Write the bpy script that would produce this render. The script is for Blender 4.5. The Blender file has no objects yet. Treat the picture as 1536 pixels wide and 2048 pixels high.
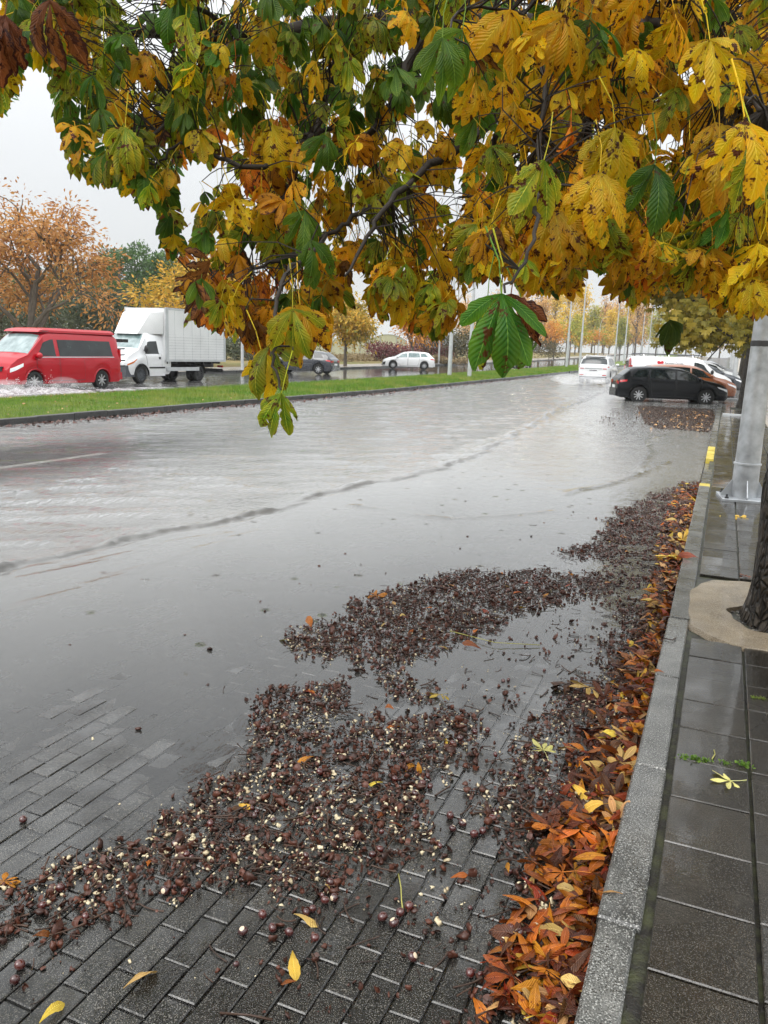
import bpy, bmesh, math, random
import numpy as np
from mathutils import Vector, Matrix, noise as mnoise
R = random.Random(7)
NR = np.random.RandomState(7)
sc = bpy.context.scene
col = sc.collection
rad = math.radians

# ------------------------------------------------------------------ camera
FPX, W0, H0 = 1580.0, 1536.0, 2048.0          # focal length in photo pixels
CH, YAW, PITCH, ROLL = 1.65, rad(22.7838), rad(11.5124), 0.034
cp, sp = math.cos(PITCH), math.sin(PITCH)
FW = Vector((-math.sin(YAW)*cp, math.cos(YAW)*cp, -sp))
rt = Vector((math.cos(YAW), math.sin(YAW), 0)); up = rt.cross(FW)
RT = rt*math.cos(ROLL) + up*math.sin(ROLL); UP = -rt*math.sin(ROLL) + up*math.cos(ROLL)
CAM = Vector((0, 0, CH))
cd = bpy.data.cameras.new('camera'); cam = bpy.data.objects.new('camera', cd); col.objects.link(cam)
cd.sensor_fit = 'VERTICAL'; cd.sensor_height = 24; cd.lens = 24*FPX/H0
cd.clip_start = 0.05; cd.clip_end = 3000
m = Matrix((RT, UP, -FW)).transposed().to_4x4(); m.translation = CAM
cam.matrix_world = m; sc.camera = cam

# ------------------------------------------------------------------ world, sun, exposure
SUN_EL, SUN_AZ = rad(48), rad(200)             # azimuth measured clockwise from +Y: behind the camera
wd = bpy.data.worlds.new('World'); sc.world = wd; wd.use_nodes = True
nt = wd.node_tree; nt.nodes.clear()
wo = nt.nodes.new('ShaderNodeOutputWorld'); bg = nt.nodes.new('ShaderNodeBackground')
sky = nt.nodes.new('ShaderNodeTexSky'); sky.sky_type = 'NISHITA'; sky.sun_disc = False
sky.sun_elevation = SUN_EL; sky.sun_rotation = SUN_AZ; sky.air_density = 1; sky.dust_density = 3
geo = nt.nodes.new('ShaderNodeNewGeometry'); sep = nt.nodes.new('ShaderNodeSeparateXYZ')
nt.links.new(geo.outputs['Incoming'], sep.inputs[0])
def wmath(op, a, b=None, c=None):
    n = nt.nodes.new('ShaderNodeMath'); n.operation = op
    for i, v in enumerate((a, b, c)):
        if v is None: continue
        if isinstance(v, (int, float)): n.inputs[i].default_value = v
        else: nt.links.new(v, n.inputs[i])
    return n.outputs[0]
zz = wmath('MAXIMUM', wmath('MULTIPLY', sep.outputs[2], -1.0), 0.0)
lum = wmath('ADD', wmath('MULTIPLY', zz, 4.0), wmath('MULTIPLY', wmath('MULTIPLY', zz, zz), 18.0))
lum = wmath('ADD', lum, 6.1)
cn = nt.nodes.new('ShaderNodeTexNoise'); cn.inputs['Scale'].default_value = 1.6; cn.inputs['Detail'].default_value = 5
mp = nt.nodes.new('ShaderNodeMapping'); mp.inputs['Scale'].default_value = (1, 1, 3.5)
nt.links.new(geo.outputs['Incoming'], mp.inputs[0]); nt.links.new(mp.outputs[0], cn.inputs['Vector'])
lum = wmath('MULTIPLY', lum, wmath('MULTIPLY_ADD', cn.outputs[0], 0.22, 0.89))
cc = nt.nodes.new('ShaderNodeVectorMath'); cc.operation = 'SCALE'; cc.inputs[0].default_value = (0.965, 0.99, 1.01)
nt.links.new(lum, cc.inputs['Scale'])
mx = nt.nodes.new('ShaderNodeMix'); mx.data_type = 'RGBA'; mx.inputs[0].default_value = 0.93
nt.links.new(sky.outputs[0], mx.inputs[6]); nt.links.new(cc.outputs[0], mx.inputs[7])
nt.links.new(mx.outputs[2], bg.inputs[0]); bg.inputs[1].default_value = 0.1
nt.links.new(bg.outputs[0], wo.inputs[0])
sl = bpy.data.lights.new('sun', 'SUN'); sl.energy = 1.5; sl.angle = rad(40); sl.color = (1.0, 0.97, 0.93)
so = bpy.data.objects.new('sun', sl); col.objects.link(so)
sd = Vector((math.sin(SUN_AZ)*math.cos(SUN_EL), math.cos(SUN_AZ)*math.cos(SUN_EL), math.sin(SUN_EL)))
so.rotation_euler = sd.to_track_quat('Z', 'Y').to_euler()
sc.view_settings.view_transform = 'Standard'; sc.view_settings.look = 'None'
sc.view_settings.exposure = 0.36; sc.view_settings.gamma = 1.0; sc.view_settings.use_curve_mapping = False
sc.render.engine = 'CYCLES'
cy = sc.cycles
cy.use_denoising = True; cy.max_bounces = 8; cy.diffuse_bounces = 3; cy.glossy_bounces = 3
cy.transmission_bounces = 4; cy.transparent_max_bounces = 12; cy.volume_bounces = 1; cy.caustics_reflective = False

# ------------------------------------------------------------------ placing helpers
def hgt(y):                                    # the street climbs gently in the distance
    if y < 30: return 0.0
    return 0.0055*(y-30) + 4.2e-5*(min(y, 240)-30)**2
def ray(px, py): return FW*FPX + RT*(px-W0/2) - UP*(py-H0/2)
def gp(px, py, z=0.0):                         # point of the plane z under a photo pixel
    d = ray(px, py); t = (z-CH)/d.z; return CAM + d*t
def at(px, depth, py=None):                    # point at a distance along the view; py None = on the ground
    d = ray(px, 700 if py is None else py)/FPX
    p = CAM + d*depth
    if py is None:
        p.z = hgt(p.y)
    return p
def proj(p):
    d = Vector(p)-CAM; z = d.dot(FW)
    return W0/2 + FPX*d.dot(RT)/z, H0/2 - FPX*d.dot(UP)/z, z

# ------------------------------------------------------------------ object helpers
def tag(o, label=None, cat=None, group=None, kind=None):
    if label: o['label'] = label
    if cat: o['category'] = cat
    if group: o['group'] = group
    if kind: o['kind'] = kind
    return o
def empty(name, loc=(0, 0, 0), rz=0.0, parent=None):
    o = bpy.data.objects.new(name, None); col.objects.link(o); o.location = loc; o.rotation_euler = (0, 0, rz)
    o.empty_display_size = 0.2
    if parent: o.parent = parent
    return o
def link(name, me, mat=None, parent=None):
    o = bpy.data.objects.new(name, me); col.objects.link(o)
    if mat is not None and not me.materials: me.materials.append(mat)
    if parent: o.parent = parent
    return o
def copy_tree(o, parent=None):
    c = o.copy(); col.objects.link(c); c.parent = parent
    for ch in list(o.children): copy_tree(ch, c)
    return c
def npmesh(name, V, F, uv=None, attrs=None, smooth=False, sharp=None):
    """V (n,3), F (m,k) array or list of faces"""
    me = bpy.data.meshes.new(name)
    V = np.asarray(V, dtype=np.float32)
    if isinstance(F, np.ndarray):
        k = F.shape[1]; nf = F.shape[0]
        me.vertices.add(len(V)); me.vertices.foreach_set('co', V.ravel())
        me.loops.add(nf*k); me.loops.foreach_set('vertex_index', F.astype(np.int32).ravel())
        me.polygons.add(nf); me.polygons.foreach_set('loop_start', np.arange(0, nf*k, k, dtype=np.int32))
        me.polygons.foreach_set('loop_total', np.full(nf, k, dtype=np.int32))
        li = F.ravel()
    else:
        me.from_pydata([tuple(v) for v in V.tolist()], [], F)
        li = np.array([i for f in F for i in f])
    me.update(calc_edges=True)
    if uv is not None:
        l = me.uv_layers.new(name='UVMap'); l.data.foreach_set('uv', np.asarray(uv, dtype=np.float32)[li].ravel())
    for k_, a in (attrs or {}).items():
        t = me.attributes.new(k_, 'FLOAT', 'POINT'); t.data.foreach_set('value', np.asarray(a, dtype=np.float32))
    if smooth: me.polygons.foreach_set('use_smooth', np.ones(len(me.polygons), dtype=bool))
    if sharp is not None:
        me.polygons.foreach_set('use_smooth', np.ones(len(me.polygons), dtype=bool)); me.set_sharp_from_angle(angle=rad(sharp))
    return me
class MB:
    """collects simple shapes, links them as ONE mesh"""
    def __init__(s): s.v = []; s.f = []
    def add(s, vs, fs):
        b = len(s.v); s.v += [tuple(v) for v in vs]; s.f += [tuple(b+i for i in f) for f in fs]; return s
    def box(s, x0, x1, y0, y1, z0, z1, M=None, top=1.0):
        cx, cy_ = (x0+x1)/2, (y0+y1)/2
        vs = [Vector((x, y, z0)) for x, y in ((x0, y0), (x1, y0), (x1, y1), (x0, y1))]
        vs += [Vector((cx+(x-cx)*top, cy_+(y-cy_)*top, z1)) for x, y in ((x0, y0), (x1, y0), (x1, y1), (x0, y1))]
        if M is not None: vs = [M @ v for v in vs]
        return s.add(vs, [(3, 2, 1, 0), (4, 5, 6, 7), (0, 1, 5, 4), (1, 2, 6, 5), (2, 3, 7, 6), (3, 0, 4, 7)])
    def slab(s, x0, x1, y0, y1, z0, z1, b=0.006, M=None):   # box with chamfered top edge
        q = lambda e, z: [Vector((x, y, z)) for x, y in ((x0+e, y0+e), (x1-e, y0+e), (x1-e, y1-e), (x0+e, y1-e))]
        vs = q(0, z0)+q(0, z1-b)+q(b, z1)
        if M is not None: vs = [M @ v for v in vs]
        fs = [(8, 9, 10, 11)]
        for l in (0, 4):
            for i in range(4): fs.append((l+i, l+(i+1) % 4, l+4+(i+1) % 4, l+4+i))
        return s.add(vs, fs)
    def tube(s, pts, rs, n=8, cap=True):
        pts = [Vector(p) for p in pts]
        if isinstance(rs, (int, float)): rs = [rs]*len(pts)
        b = len(s.v); prev = None
        for i, p in enumerate(pts):
            d = (pts[min(i+1, len(pts)-1)]-pts[max(i-1, 0)]).normalized()
            if prev is None: a = d.orthogonal().normalized()
            else: a = (prev-d*prev.dot(d)); a = a.normalized() if a.length > 1e-6 else d.orthogonal().normalized()
            prev = a; c = d.cross(a)
            for k in range(n):
                t = 2*math.pi*k/n; s.v.append(tuple(p+(a*math.cos(t)+c*math.sin(t))*rs[i]))
        for i in range(len(pts)-1):
            for k in range(n):
                s.f.append((b+i*n+k, b+i*n+(k+1) % n, b+(i+1)*n+(k+1) % n, b+(i+1)*n+k))
        if cap:
            s.f.append(tuple(b+k for k in reversed(range(n)))); s.f.append(tuple(b+(len(pts)-1)*n+k for k in range(n)))
        return s
    def lathe(s, prof, n=24, M=None, axis='z'):
        b = len(s.v)
        for r, z in prof:
            for k in range(n):
                t = 2*math.pi*k/n; c_, s_ = r*math.cos(t), r*math.sin(t)
                v = Vector((c_, s_, z)) if axis == 'z' else Vector((c_, z, s_))
                s.v.append(tuple(M @ v if M is not None else v))
        for i in range(len(prof)-1):
            for k in range(n):
                s.f.append((b+i*n+k, b+i*n+(k+1) % n, b+(i+1)*n+(k+1) % n, b+(i+1)*n+k))
        return s
    def ball(s, c, r, n=8, m_=6):
        c = Vector(c); r = Vector((r, r, r)) if isinstance(r, (int, float)) else Vector(r); b = len(s.v)
        for i in range(m_+1):
            a = math.pi*i/m_
            for k in range(n):
                t = 2*math.pi*k/n; s.v.append((c.x+r.x*math.sin(a)*math.cos(t), c.y+r.y*math.sin(a)*math.sin(t), c.z+r.z*math.cos(a)))
        for i in range(m_):
            for k in range(n): s.f.append((b+i*n+k, b+(i+1)*n+k, b+(i+1)*n+(k+1) % n, b+i*n+(k+1) % n))
        return s
    def build(s, name, mat=None, parent=None, sharp=35):
        me = bpy.data.meshes.new(name); me.from_pydata(s.v, [], s.f); me.update()
        if sharp is not None:
            me.polygons.foreach_set('use_smooth', np.ones(len(me.polygons), dtype=bool)); me.set_sharp_from_angle(angle=rad(sharp))
        return link(name, me, mat, parent)

# ------------------------------------------------------------------ materials
MAT = {}
class NB:
    def __init__(s, name):
        s.m = bpy.data.materials.new(name); s.m.use_nodes = True; s.t = s.m.node_tree; s.t.nodes.clear()
        s.out = s.t.nodes.new('ShaderNodeOutputMaterial')
    def n(s, typ, **k):
        x = s.t.nodes.new('ShaderNode'+typ)
        for a, b in k.items(): setattr(x, a, b)
        return x
    def l(s, a, b): s.t.links.new(a, b)
    def setin(s, node, idx, v):
        if v is None: return
        if hasattr(v, 'is_output'): s.l(v, node.inputs[idx])
        else: node.inputs[idx].default_value = v
    def math(s, op, a, b=None, c=None, clamp=False):
        x = s.n('Math', operation=op, use_clamp=clamp)
        for i, v in enumerate((a, b, c)): s.setin(x, i, v)
        return x.outputs[0]
    def mix(s, f, a, b):
        x = s.n('Mix', data_type='RGBA'); s.setin(x, 0, f)
        for i, v in ((6, a), (7, b)):
            if hasattr(v, 'is_output'): s.l(v, x.inputs[i])
            else: x.inputs[i].default_value = (*v, 1)
        return x.outputs[2]
    def noise(s, scale, detail=3, vec=None, rough=0.55, dim='3D'):
        x = s.n('TexNoise'); x.inputs['Scale'].default_value = scale; x.inputs['Detail'].default_value = detail
        x.inputs['Roughness'].default_value = rough
        if vec is not None: s.l(vec, x.inputs['Vector'])
        return x.outputs[0]
    def ramp(s, v, lo, hi, a=0.0, b=1.0):
        x = s.n('MapRange', clamp=True); s.l(v, x.inputs[0])
        for i, q in enumerate((lo, hi, a, b)): x.inputs[1+i].default_value = q
        return x.outputs[0]
    def coord(s, which='Object', scale=None, add=None):
        c = s.n('TexCoord').outputs[which]
        if scale is not None:
            mp_ = s.n('Mapping'); mp_.inputs['Scale'].default_value = scale; s.l(c, mp_.inputs[0]); c = mp_.outputs[0]
        if add is not None:
            v = s.n('VectorMath', operation='ADD'); s.l(c, v.inputs[0]); s.l(add, v.inputs[1]); c = v.outputs[0]
        return c
    def pos(s, scale=None):
        c = s.n('NewGeometry').outputs['Position']
        if scale is not None:
            mp_ = s.n('Mapping'); mp_.inputs['Scale'].default_value = scale; s.l(c, mp_.inputs[0]); c = mp_.outputs[0]
        return c
    def attr(s, name): return s.n('Attribute', attribute_name=name).outputs['Fac']
    def bump(s, h, strength=0.3, dist=0.01, normal=None):
        b = s.n('Bump'); s.setin(b, 'Strength', strength); b.inputs['Distance'].default_value = dist; s.l(h, b.inputs['Height'])
        if normal is not None: s.l(normal, b.inputs['Normal'])
        return b.outputs[0]
    def bsdf(s, color=(0.5, 0.5, 0.5), rough=0.5, metal=0.0, spec=0.5, normal=None, coat=0.0, emis=None, es=0.0, trans=0.0, ior=None, coat_rough=0.03):
        p = s.n('BsdfPrincipled')
        if hasattr(color, 'is_output'): s.l(color, p.inputs['Base Color'])
        else: p.inputs['Base Color'].default_value = (*color, 1)
        s.setin(p, 'Roughness', rough); s.setin(p, 'Metallic', metal); s.setin(p, 'Specular IOR Level', spec)
        s.setin(p, 'Coat Weight', coat); p.inputs['Coat Roughness'].default_value = coat_rough
        s.setin(p, 'Transmission Weight', trans)
        if ior: p.inputs['IOR'].default_value = ior
        if normal is not None: s.l(normal, p.inputs['Normal'])
        if emis: p.inputs['Emission Color'].default_value = (*emis, 1); p.inputs['Emission Strength'].default_value = es
        return p.outputs[0]
    def done(s, sh): s.l(sh, s.out.inputs['Surface']); MAT[s.m.name] = s.m; return s.m

def simple(name, color, rough=0.5, metal=0.0, var=0.15, scale=8, bump=0.0, bscale=60, coat=0.0, spec=0.5, dist=0.003, emis=None, es=0):
    b = NB(name); c = b.coord('Object')
    nz = b.noise(scale, 4, c)
    lo = tuple(x*(1-var) for x in color); hi = tuple(min(1, x*(1+var)) for x in color)
    cl = b.mix(b.ramp(nz, .3, .7), lo, hi)
    nm = b.bump(b.noise(bscale, 3, c), bump, dist) if bump else None
    return b.done(b.bsdf(cl, rough, metal, spec, nm, coat, emis=emis, es=es))

def paint(name, color, rough=0.25, coat=1.0, dirt=0.12, spec=0.5):
    b = NB(name); g = b.n('NewGeometry'); c = b.coord('Object')
    nz = b.noise(3.5, 4, c); sx = b.n('SeparateXYZ'); b.l(c, sx.inputs[0])
    low = b.ramp(sx.outputs[2], 0.25, 0.8, 1.0, 0.0)
    d = b.math('MULTIPLY', b.math('ADD', b.math('MULTIPLY', low, 0.6), 0.25), b.ramp(nz, .35, .75), clamp=True)
    d = b.math('MULTIPLY', d, dirt*3)
    cl = b.mix(d, color, (0.16, 0.145, 0.125))
    beads = b.noise(160, 2, c)
    nm = b.bump(beads, 0.12, 0.002)
    return b.done(b.bsdf(cl, b.math('ADD', b.math('MULTIPLY', d, .5), rough), 0.0, spec, nm, coat))

paint('red_paint', (0.40, 0.002, 0.012), dirt=.03, coat=.2, spec=.35); paint('white_paint', (0.78, 0.79, 0.80)); paint('black_paint', (0.003, 0.004, 0.006), dirt=.01, coat=.08, spec=.3)
paint('dark_grey_paint', (0.022, 0.026, 0.036), dirt=.05); paint('copper_paint', (0.27, 0.075, 0.018), dirt=.04); paint('silver_paint', (0.35, 0.36, 0.38))
simple('box_panel', (0.72, 0.73, 0.73), 0.35, var=.05, scale=1.5)
simple('black_plastic', (0.012, 0.012, 0.013), 0.5, bump=.3, bscale=200)
simple('grey_plastic', (0.06, 0.065, 0.075), 0.5)
simple('rubber', (0.012, 0.012, 0.012), 0.75, bump=.3, bscale=90)
simple('alloy', (0.62, 0.63, 0.65), 0.3, metal=0.75, var=.08)
simple('dark_steel', (0.05, 0.05, 0.052), 0.5, metal=.5)
simple('chrome', (0.7, 0.7, 0.72), 0.15, metal=1.0, var=.05)
simple('tail_red', (0.5, 0.01, 0.015), 0.15, coat=1)
simple('lamp_clear', (0.75, 0.76, 0.78), 0.1, coat=1)
simple('amber', (0.6, 0.16, 0.02), 0.2)
simple('plate_white', (0.75, 0.76, 0.76), 0.4)
simple('ink_dark', (0.05, 0.055, 0.07), 0.5); simple('ink_grey', (0.12, 0.12, 0.14), 0.5); simple('ink_red', (0.55, 0.015, 0.03), 0.4)
simple('headlamp_lit', (1, .95, .8), 0.3, emis=(1, .85, .55), es=14)
b = NB('car_glass'); c = b.coord('Object'); nz = b.noise(4, 4, c)
b.done(b.bsdf(b.mix(b.ramp(nz, .35, .7), (0.003, 0.005, 0.006), (0.02, 0.03, 0.03)), 0.05, 0, 0.5, b.bump(b.noise(120, 2, c), .05, .002), 0.35))
b = NB('pale_glass'); c = b.coord('Object'); nz = b.noise(3, 4, c)
b.done(b.bsdf(b.mix(b.ramp(nz, .35, .7), (0.10, 0.16, 0.16), (0.3, 0.38, 0.38)), 0.05, 0, 0.6, None, 1.0))
simple('galvanised', (0.42, 0.44, 0.46), 0.38, metal=0.55, var=.35, scale=5, bump=.1, bscale=40)
simple('lamp_post_paint', (0.50, 0.52, 0.53), 0.4, metal=0.2, var=.12, scale=3)
simple('timber', (0.14, 0.10, 0.07), 0.7, bump=.3)

# wet concrete paver / slab / kerb materials --------------------------------
def stone(name, c0, c1, speck=None, sscale=260, rough=(0.12, 0.45), bump=0.5, bdist=0.0025, bscale=90, wetscale=3.0, objvar=0.25, film=0.25):
    b = NB(name); p = b.pos()
    n1 = b.noise(7, 5, p); n2 = b.noise(bscale, 4, p); n3 = b.noise(wetscale, 3, p)
    cl = b.mix(b.ramp(n1, .3, .7), c0, c1)
    if speck is not None:
        vx = b.noise(sscale, 1, p); cl = b.mix(b.ramp(vx, .58, .66), cl, speck)
        cl = b.mix(b.ramp(vx, .42, .34), cl, tuple(x*.25 for x in c0))
    if objvar:
        rn = b.n('ObjectInfo').outputs['Random']; hs = b.n('HueSaturation'); b.l(cl, hs.inputs['Color'])
        b.l(b.math('MULTIPLY_ADD', rn, objvar*2, 1-objvar), hs.inputs['Value']); cl = hs.outputs[0]
    rg = b.ramp(n3, .35, .65, rough[0], rough[1])
    nm = b.bump(b.math('ADD', n2, b.math('MULTIPLY', b.noise(bscale*.3, 3, p), .7)), bump, bdist)
    if film > .3:
        fm = b.ramp(b.noise(wetscale*1.3, 3, p), .38, .60, film, film*.25); cn_ = b.bump(n1, .25, .004)
    else: fm = film; cn_ = None
    q = b.bsdf(cl, rg, 0, 0.5, nm, fm, coat_rough=.06); pn = q.node
    if cn_ is not None: b.l(cn_, pn.inputs['Coat Normal'])
    return b.done(q)
stone('paver_concrete', (0.0075, 0.008, 0.0075), (0.018, 0.018, 0.0165), (0.15, 0.14, 0.12), 330, (0.10, 0.36), .75, .0035, 75, 3.0, .3, .8)
stone('slab_concrete', (0.012, 0.0100, 0.0070), (0.029, 0.0245, 0.0175), (0.09, 0.08, 0.065), 300, (0.10, 0.34), .8, .002, 130, 2.2, .25, .8)
stone('granite_kerb', (0.04, 0.041, 0.038), (0.145, 0.145, 0.135), (0.36, 0.36, 0.34), 210, (0.15, 0.4), .5, .002, 120, 3, .2)
stone('dark_kerb', (0.03, 0.031, 0.031), (0.065, 0.065, 0.062), (0.1, 0.1, 0.1), 150, (0.25, 0.6), .5, .004, 50, 1.5, .2)
stone('joint_soil', (0.010, 0.009, 0.007), (0.028, 0.024, 0.017), None, 300, (0.25, 0.7), 1, .006, 60, 4, 0)
stone('asphalt', (0.022, 0.022, 0.023), (0.042, 0.042, 0.043), (0.09, 0.09, 0.09), 160, (0.12, 0.35), .5, .004, 110, .5, 0)
stone('far_paving', (0.26, 0.23, 0.19), (0.38, 0.34, 0.29), None, 100, (0.2, 0.5), .2, .003, 20, .6, .1)
stone('resin_gravel', (0.19, 0.14, 0.085), (0.36, 0.28, 0.18), (0.62, 0.55, 0.42), 300, (0.3, 0.6), 1.0, .006, 190, 5, 0)
stone('white_line', (0.5, 0.5, 0.48), (0.68, 0.68, 0.65), None, 100, (0.15, 0.35), .4, .003, 90, 2, 0)
stone('yellow_line', (0.52, 0.40, 0.05), (0.66, 0.53, 0.12), None, 100, (0.2, 0.4), .5, .003, 90, 2, 0)
stone('soil', (0.03, 0.022, 0.015), (0.07, 0.05, 0.03), None, 100, (0.4, 0.8), 1, .01, 40, 2, 0)
b = NB('mossy_joint'); p = b.pos(); nz = b.noise(14, 4, p)
b.done(b.bsdf(b.mix(b.ramp(nz, .4, .62), (0.014, 0.012, 0.009), (0.05, 0.055, 0.022)), .5, 0, .5, b.bump(b.noise(120, 3, p), 1, .006)))
b = NB('field_grass'); p = b.pos(); n1 = b.noise(.12, 5, p); n2 = b.noise(2.5, 4, p)
cl = b.mix(b.ramp(n1, .4, .6), (0.20, 0.15, 0.06), (0.10, 0.12, 0.035)); cl = b.mix(b.ramp(n2, .4, .7), cl, (0.26, 0.20, 0.10))
b.done(b.bsdf(cl, .9, 0, .2, b.bump(n2, 1, .1)))
b = NB('verge_turf'); p = b.pos(); n1 = b.noise(.8, 5, p); n2 = b.noise(30, 3, p)
cl = b.mix(b.ramp(n1, .35, .65), (0.06, 0.10, 0.012), (0.13, 0.17, 0.02)); b.done(b.bsdf(cl, .8, 0, .3, b.bump(n2, 1, .03)))
b = NB('grass_blades'); r_ = b.attr('rnd'); n1 = b.noise(.7, 4, b.pos())
cl = b.mix(r_, (0.07, 0.17, 0.012), (0.19, 0.33, 0.03)); cl = b.mix(b.ramp(n1, .45, .7), cl, (0.34, 0.33, 0.07)); cl = b.mix(b.ramp(b.noise(3.5, 3, b.pos()), .5, .7, 0, .6), cl, (0.05, 0.11, 0.012))
d = b.bsdf(cl, .45, 0, .4); tr = b.n('BsdfTranslucent'); b.l(cl, tr.inputs[0]); ms = b.n('MixShader'); ms.inputs[0].default_value = .35
b.l(d, ms.inputs[1]); b.l(tr.outputs[0], ms.inputs[2]); b.done(ms.outputs[0])

# water: clear film over what lies below, muddy where deep, plus painted sky sheen --------------
def water_mat(name, mud, nscale, nstr, streak=(1, 1, 1), rings=0.0):
    b = NB(name); p = b.pos(streak); p1 = b.pos()
    depth = b.attr('murk_sheen'); wav = b.attr('wave')
    h = b.math('ADD', b.noise(nscale, 4, p, .6), b.math('MULTIPLY', b.noise(nscale*3.1, 3, p, .6), .35))
    h = b.math('MULTIPLY', h, b.math('MULTIPLY', wav, 2.1))
    h = b.math('ADD', h, b.math('MULTIPLY', b.noise(2.3, 2, p1), .35))
    if rings:
        vo = b.n('TexVoronoi', voronoi_dimensions='2D', feature='F1'); vo.inputs['Scale'].default_value = 5.5; vo.inputs['Randomness'].default_value = 1
        b.l(p1, vo.inputs['Vector']); dd = vo.outputs['Distance']
        w = b.math('SINE', b.math('MULTIPLY', dd, 95)); env = b.ramp(dd, 0.03, .22, 1, 0)
        sepc = b.n('SeparateColor'); b.l(vo.outputs['Color'], sepc.inputs[0])
        gate = b.ramp(sepc.outputs[0], .93, .96)
        h = b.math('ADD', h, b.math('MULTIPLY', b.math('MULTIPLY', w, env), b.math('MULTIPLY', gate, rings)))
    nm = b.bump(h, nstr, 0.02)
    fr = b.n('Fresnel'); fr.inputs['IOR'].default_value = 1.56; b.l(nm, fr.inputs['Normal'])
    gl = b.n('BsdfGlossy'); gl.inputs['Roughness'].default_value = 0.03; b.l(nm, gl.inputs['Normal']); gl.inputs['Color'].default_value = (1, 1, 1, 1)
    tp = b.n('BsdfTransparent'); tp.inputs[0].default_value = (.93, .92, .90, 1)
    df = b.n('BsdfDiffuse'); dc = b.mix(b.attr('silt_shade'), mud, (0.06, 0.05, 0.035)); b.l(dc, df.inputs[0]); b.l(nm, df.inputs['Normal'])
    m1 = b.n('MixShader'); b.l(depth, m1.inputs[0]); b.l(tp.outputs[0], m1.inputs[1]); b.l(df.outputs[0], m1.inputs[2])
    m2 = b.n('MixShader'); b.l(fr.outputs[0], m2.inputs[0]); b.l(m1.outputs[0], m2.inputs[1]); b.l(gl.outputs[0], m2.inputs[2])
    return b.done(m2.outputs[0])
water_mat('flood_water', (0.32, 0.317, 0.305), 8.0, 1.0, (1.9, .7, 1), rings=0.30)
water_mat('far_water', (0.26, 0.25, 0.24), 3.0, 0.5, (1.6, .7, 1))
b = NB('foam_water'); p = b.pos(); nz = b.noise(9, 6, p, .7)
b.done(b.bsdf(b.mix(b.ramp(nz, .38, .62), (0.24, 0.21, 0.21), (0.8, 0.78, 0.79)), .25, 0, .6, b.bump(b.noise(14, 5, p, .7), 1, .12)))
simple('water_drop', (0.75, 0.76, 0.78), .1, var=.1)

# leaves ---------------------------------------------------------------------
def leaf_mat(name, cen, edge, spot, spots=0.5, rim=0.3, transl=0.5, rough=0.42):
    if name.startswith('litter'): rough = .26
    b = NB(name)
    uv = b.n('TexCoord').outputs['UV']; s = b.n('SeparateXYZ'); b.l(uv, s.inputs[0])
    u = b.math('ABSOLUTE', b.math('MULTIPLY_ADD', s.outputs[0], 2, -1)); v = s.outputs[1]
    rn = b.n('ObjectInfo').outputs['Random']; cb = b.n('CombineXYZ')
    for i in range(3): b.l(b.math('MULTIPLY', rn, 37.0+i*11), cb.inputs[i])
    oc = b.coord('Object', add=cb.outputs[0])
    n1 = b.noise(15, 4, oc, .65); n2 = b.noise(36, 4, oc, .7); n3 = b.noise(9, 3, oc)
    e = b.math('ADD', b.math('ADD', b.math('MULTIPLY', u, .55), b.math('MULTIPLY', v, .35)), b.math('MULTIPLY_ADD', n1, 1.5, -.95))
    cl = b.mix(b.ramp(e, -.1, .85), cen, edge)
    cl = b.mix(b.ramp(n3, .35, .7, 0, .55), cl, tuple(x*.4 for x in cen))
    vein = b.math('SINE', b.math('MULTIPLY', b.math('SUBTRACT', v, b.math('ADD', b.math('MULTIPLY', u, .17), b.math('MULTIPLY', n3, .10))), 84))
    cl = b.mix(b.ramp(vein, .5, 1, 0, .07), cl, tuple(min(1, x*1.9+.02) for x in edge))
    cl = b.mix(b.ramp(u, .055, .02, 0, .6), cl, tuple(min(1, x*1.6+.05) for x in edge))
    sp_ = b.math('MAXIMUM', b.ramp(n2, .66-spots*.12, .70-spots*.12), b.ramp(b.math('ADD', b.math('ADD', b.math('MULTIPLY', u, rim*.6), b.math('MULTIPLY', v, rim*.5)), n1), .93, .99))
    sp_ = b.math('MAXIMUM', sp_, b.ramp(n1, .73-spots*.10, .76-spots*.10))
    cl = b.mix(sp_, cl, spot)
    rv = b.math('FRACT', b.math('ADD', rn, b.attr('rnd'))); hs = b.n('HueSaturation'); b.l(cl, hs.inputs['Color'])
    b.l(b.math('MULTIPLY_ADD', rv, .62, .74), hs.inputs['Value']); b.l(b.math('MULTIPLY_ADD', b.math('FRACT', b.math('MULTIPLY', rv, 7.3)), .036, .482), hs.inputs['Hue']); cl = hs.outputs[0]
    nm = b.bump(b.math('ADD', b.math('MULTIPLY', vein, .55), b.math('MULTIPLY', n2, 2.2)), .6, .0020)
    d = b.bsdf(cl, rough, 0, .3, nm)
    tr = b.n('BsdfTranslucent'); b.l(cl, tr.inputs[0]); b.l(nm, tr.inputs['Normal'])
    ms = b.n('MixShader'); ms.inputs[0].default_value = transl; b.l(d, ms.inputs[1]); b.l(tr.outputs[0], ms.inputs[2])
    return b.done(ms.outputs[0])
BR = (0.085, 0.022, 0.006)
leaf_mat('leaf_green', (0.040, 0.135, 0.012), (0.15, 0.26, 0.015), BR, .4, .2)
leaf_mat('leaf_lime', (0.11, 0.25, 0.015), (0.66, 0.52, 0.02), BR, .75, .4)
leaf_mat('leaf_yellow', (0.68, 0.48, 0.012), (0.95, 0.44, 0.010), BR, .75, .35)
leaf_mat('leaf_orange', (0.78, 0.34, 0.015), (0.62, 0.19, 0.012), (0.12, 0.03, 0.01), .7, .5)
leaf_mat('leaf_brown', (0.22, 0.075, 0.018), (0.30, 0.13, 0.025), (0.06, 0.018, 0.008), .8, .6)
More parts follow.
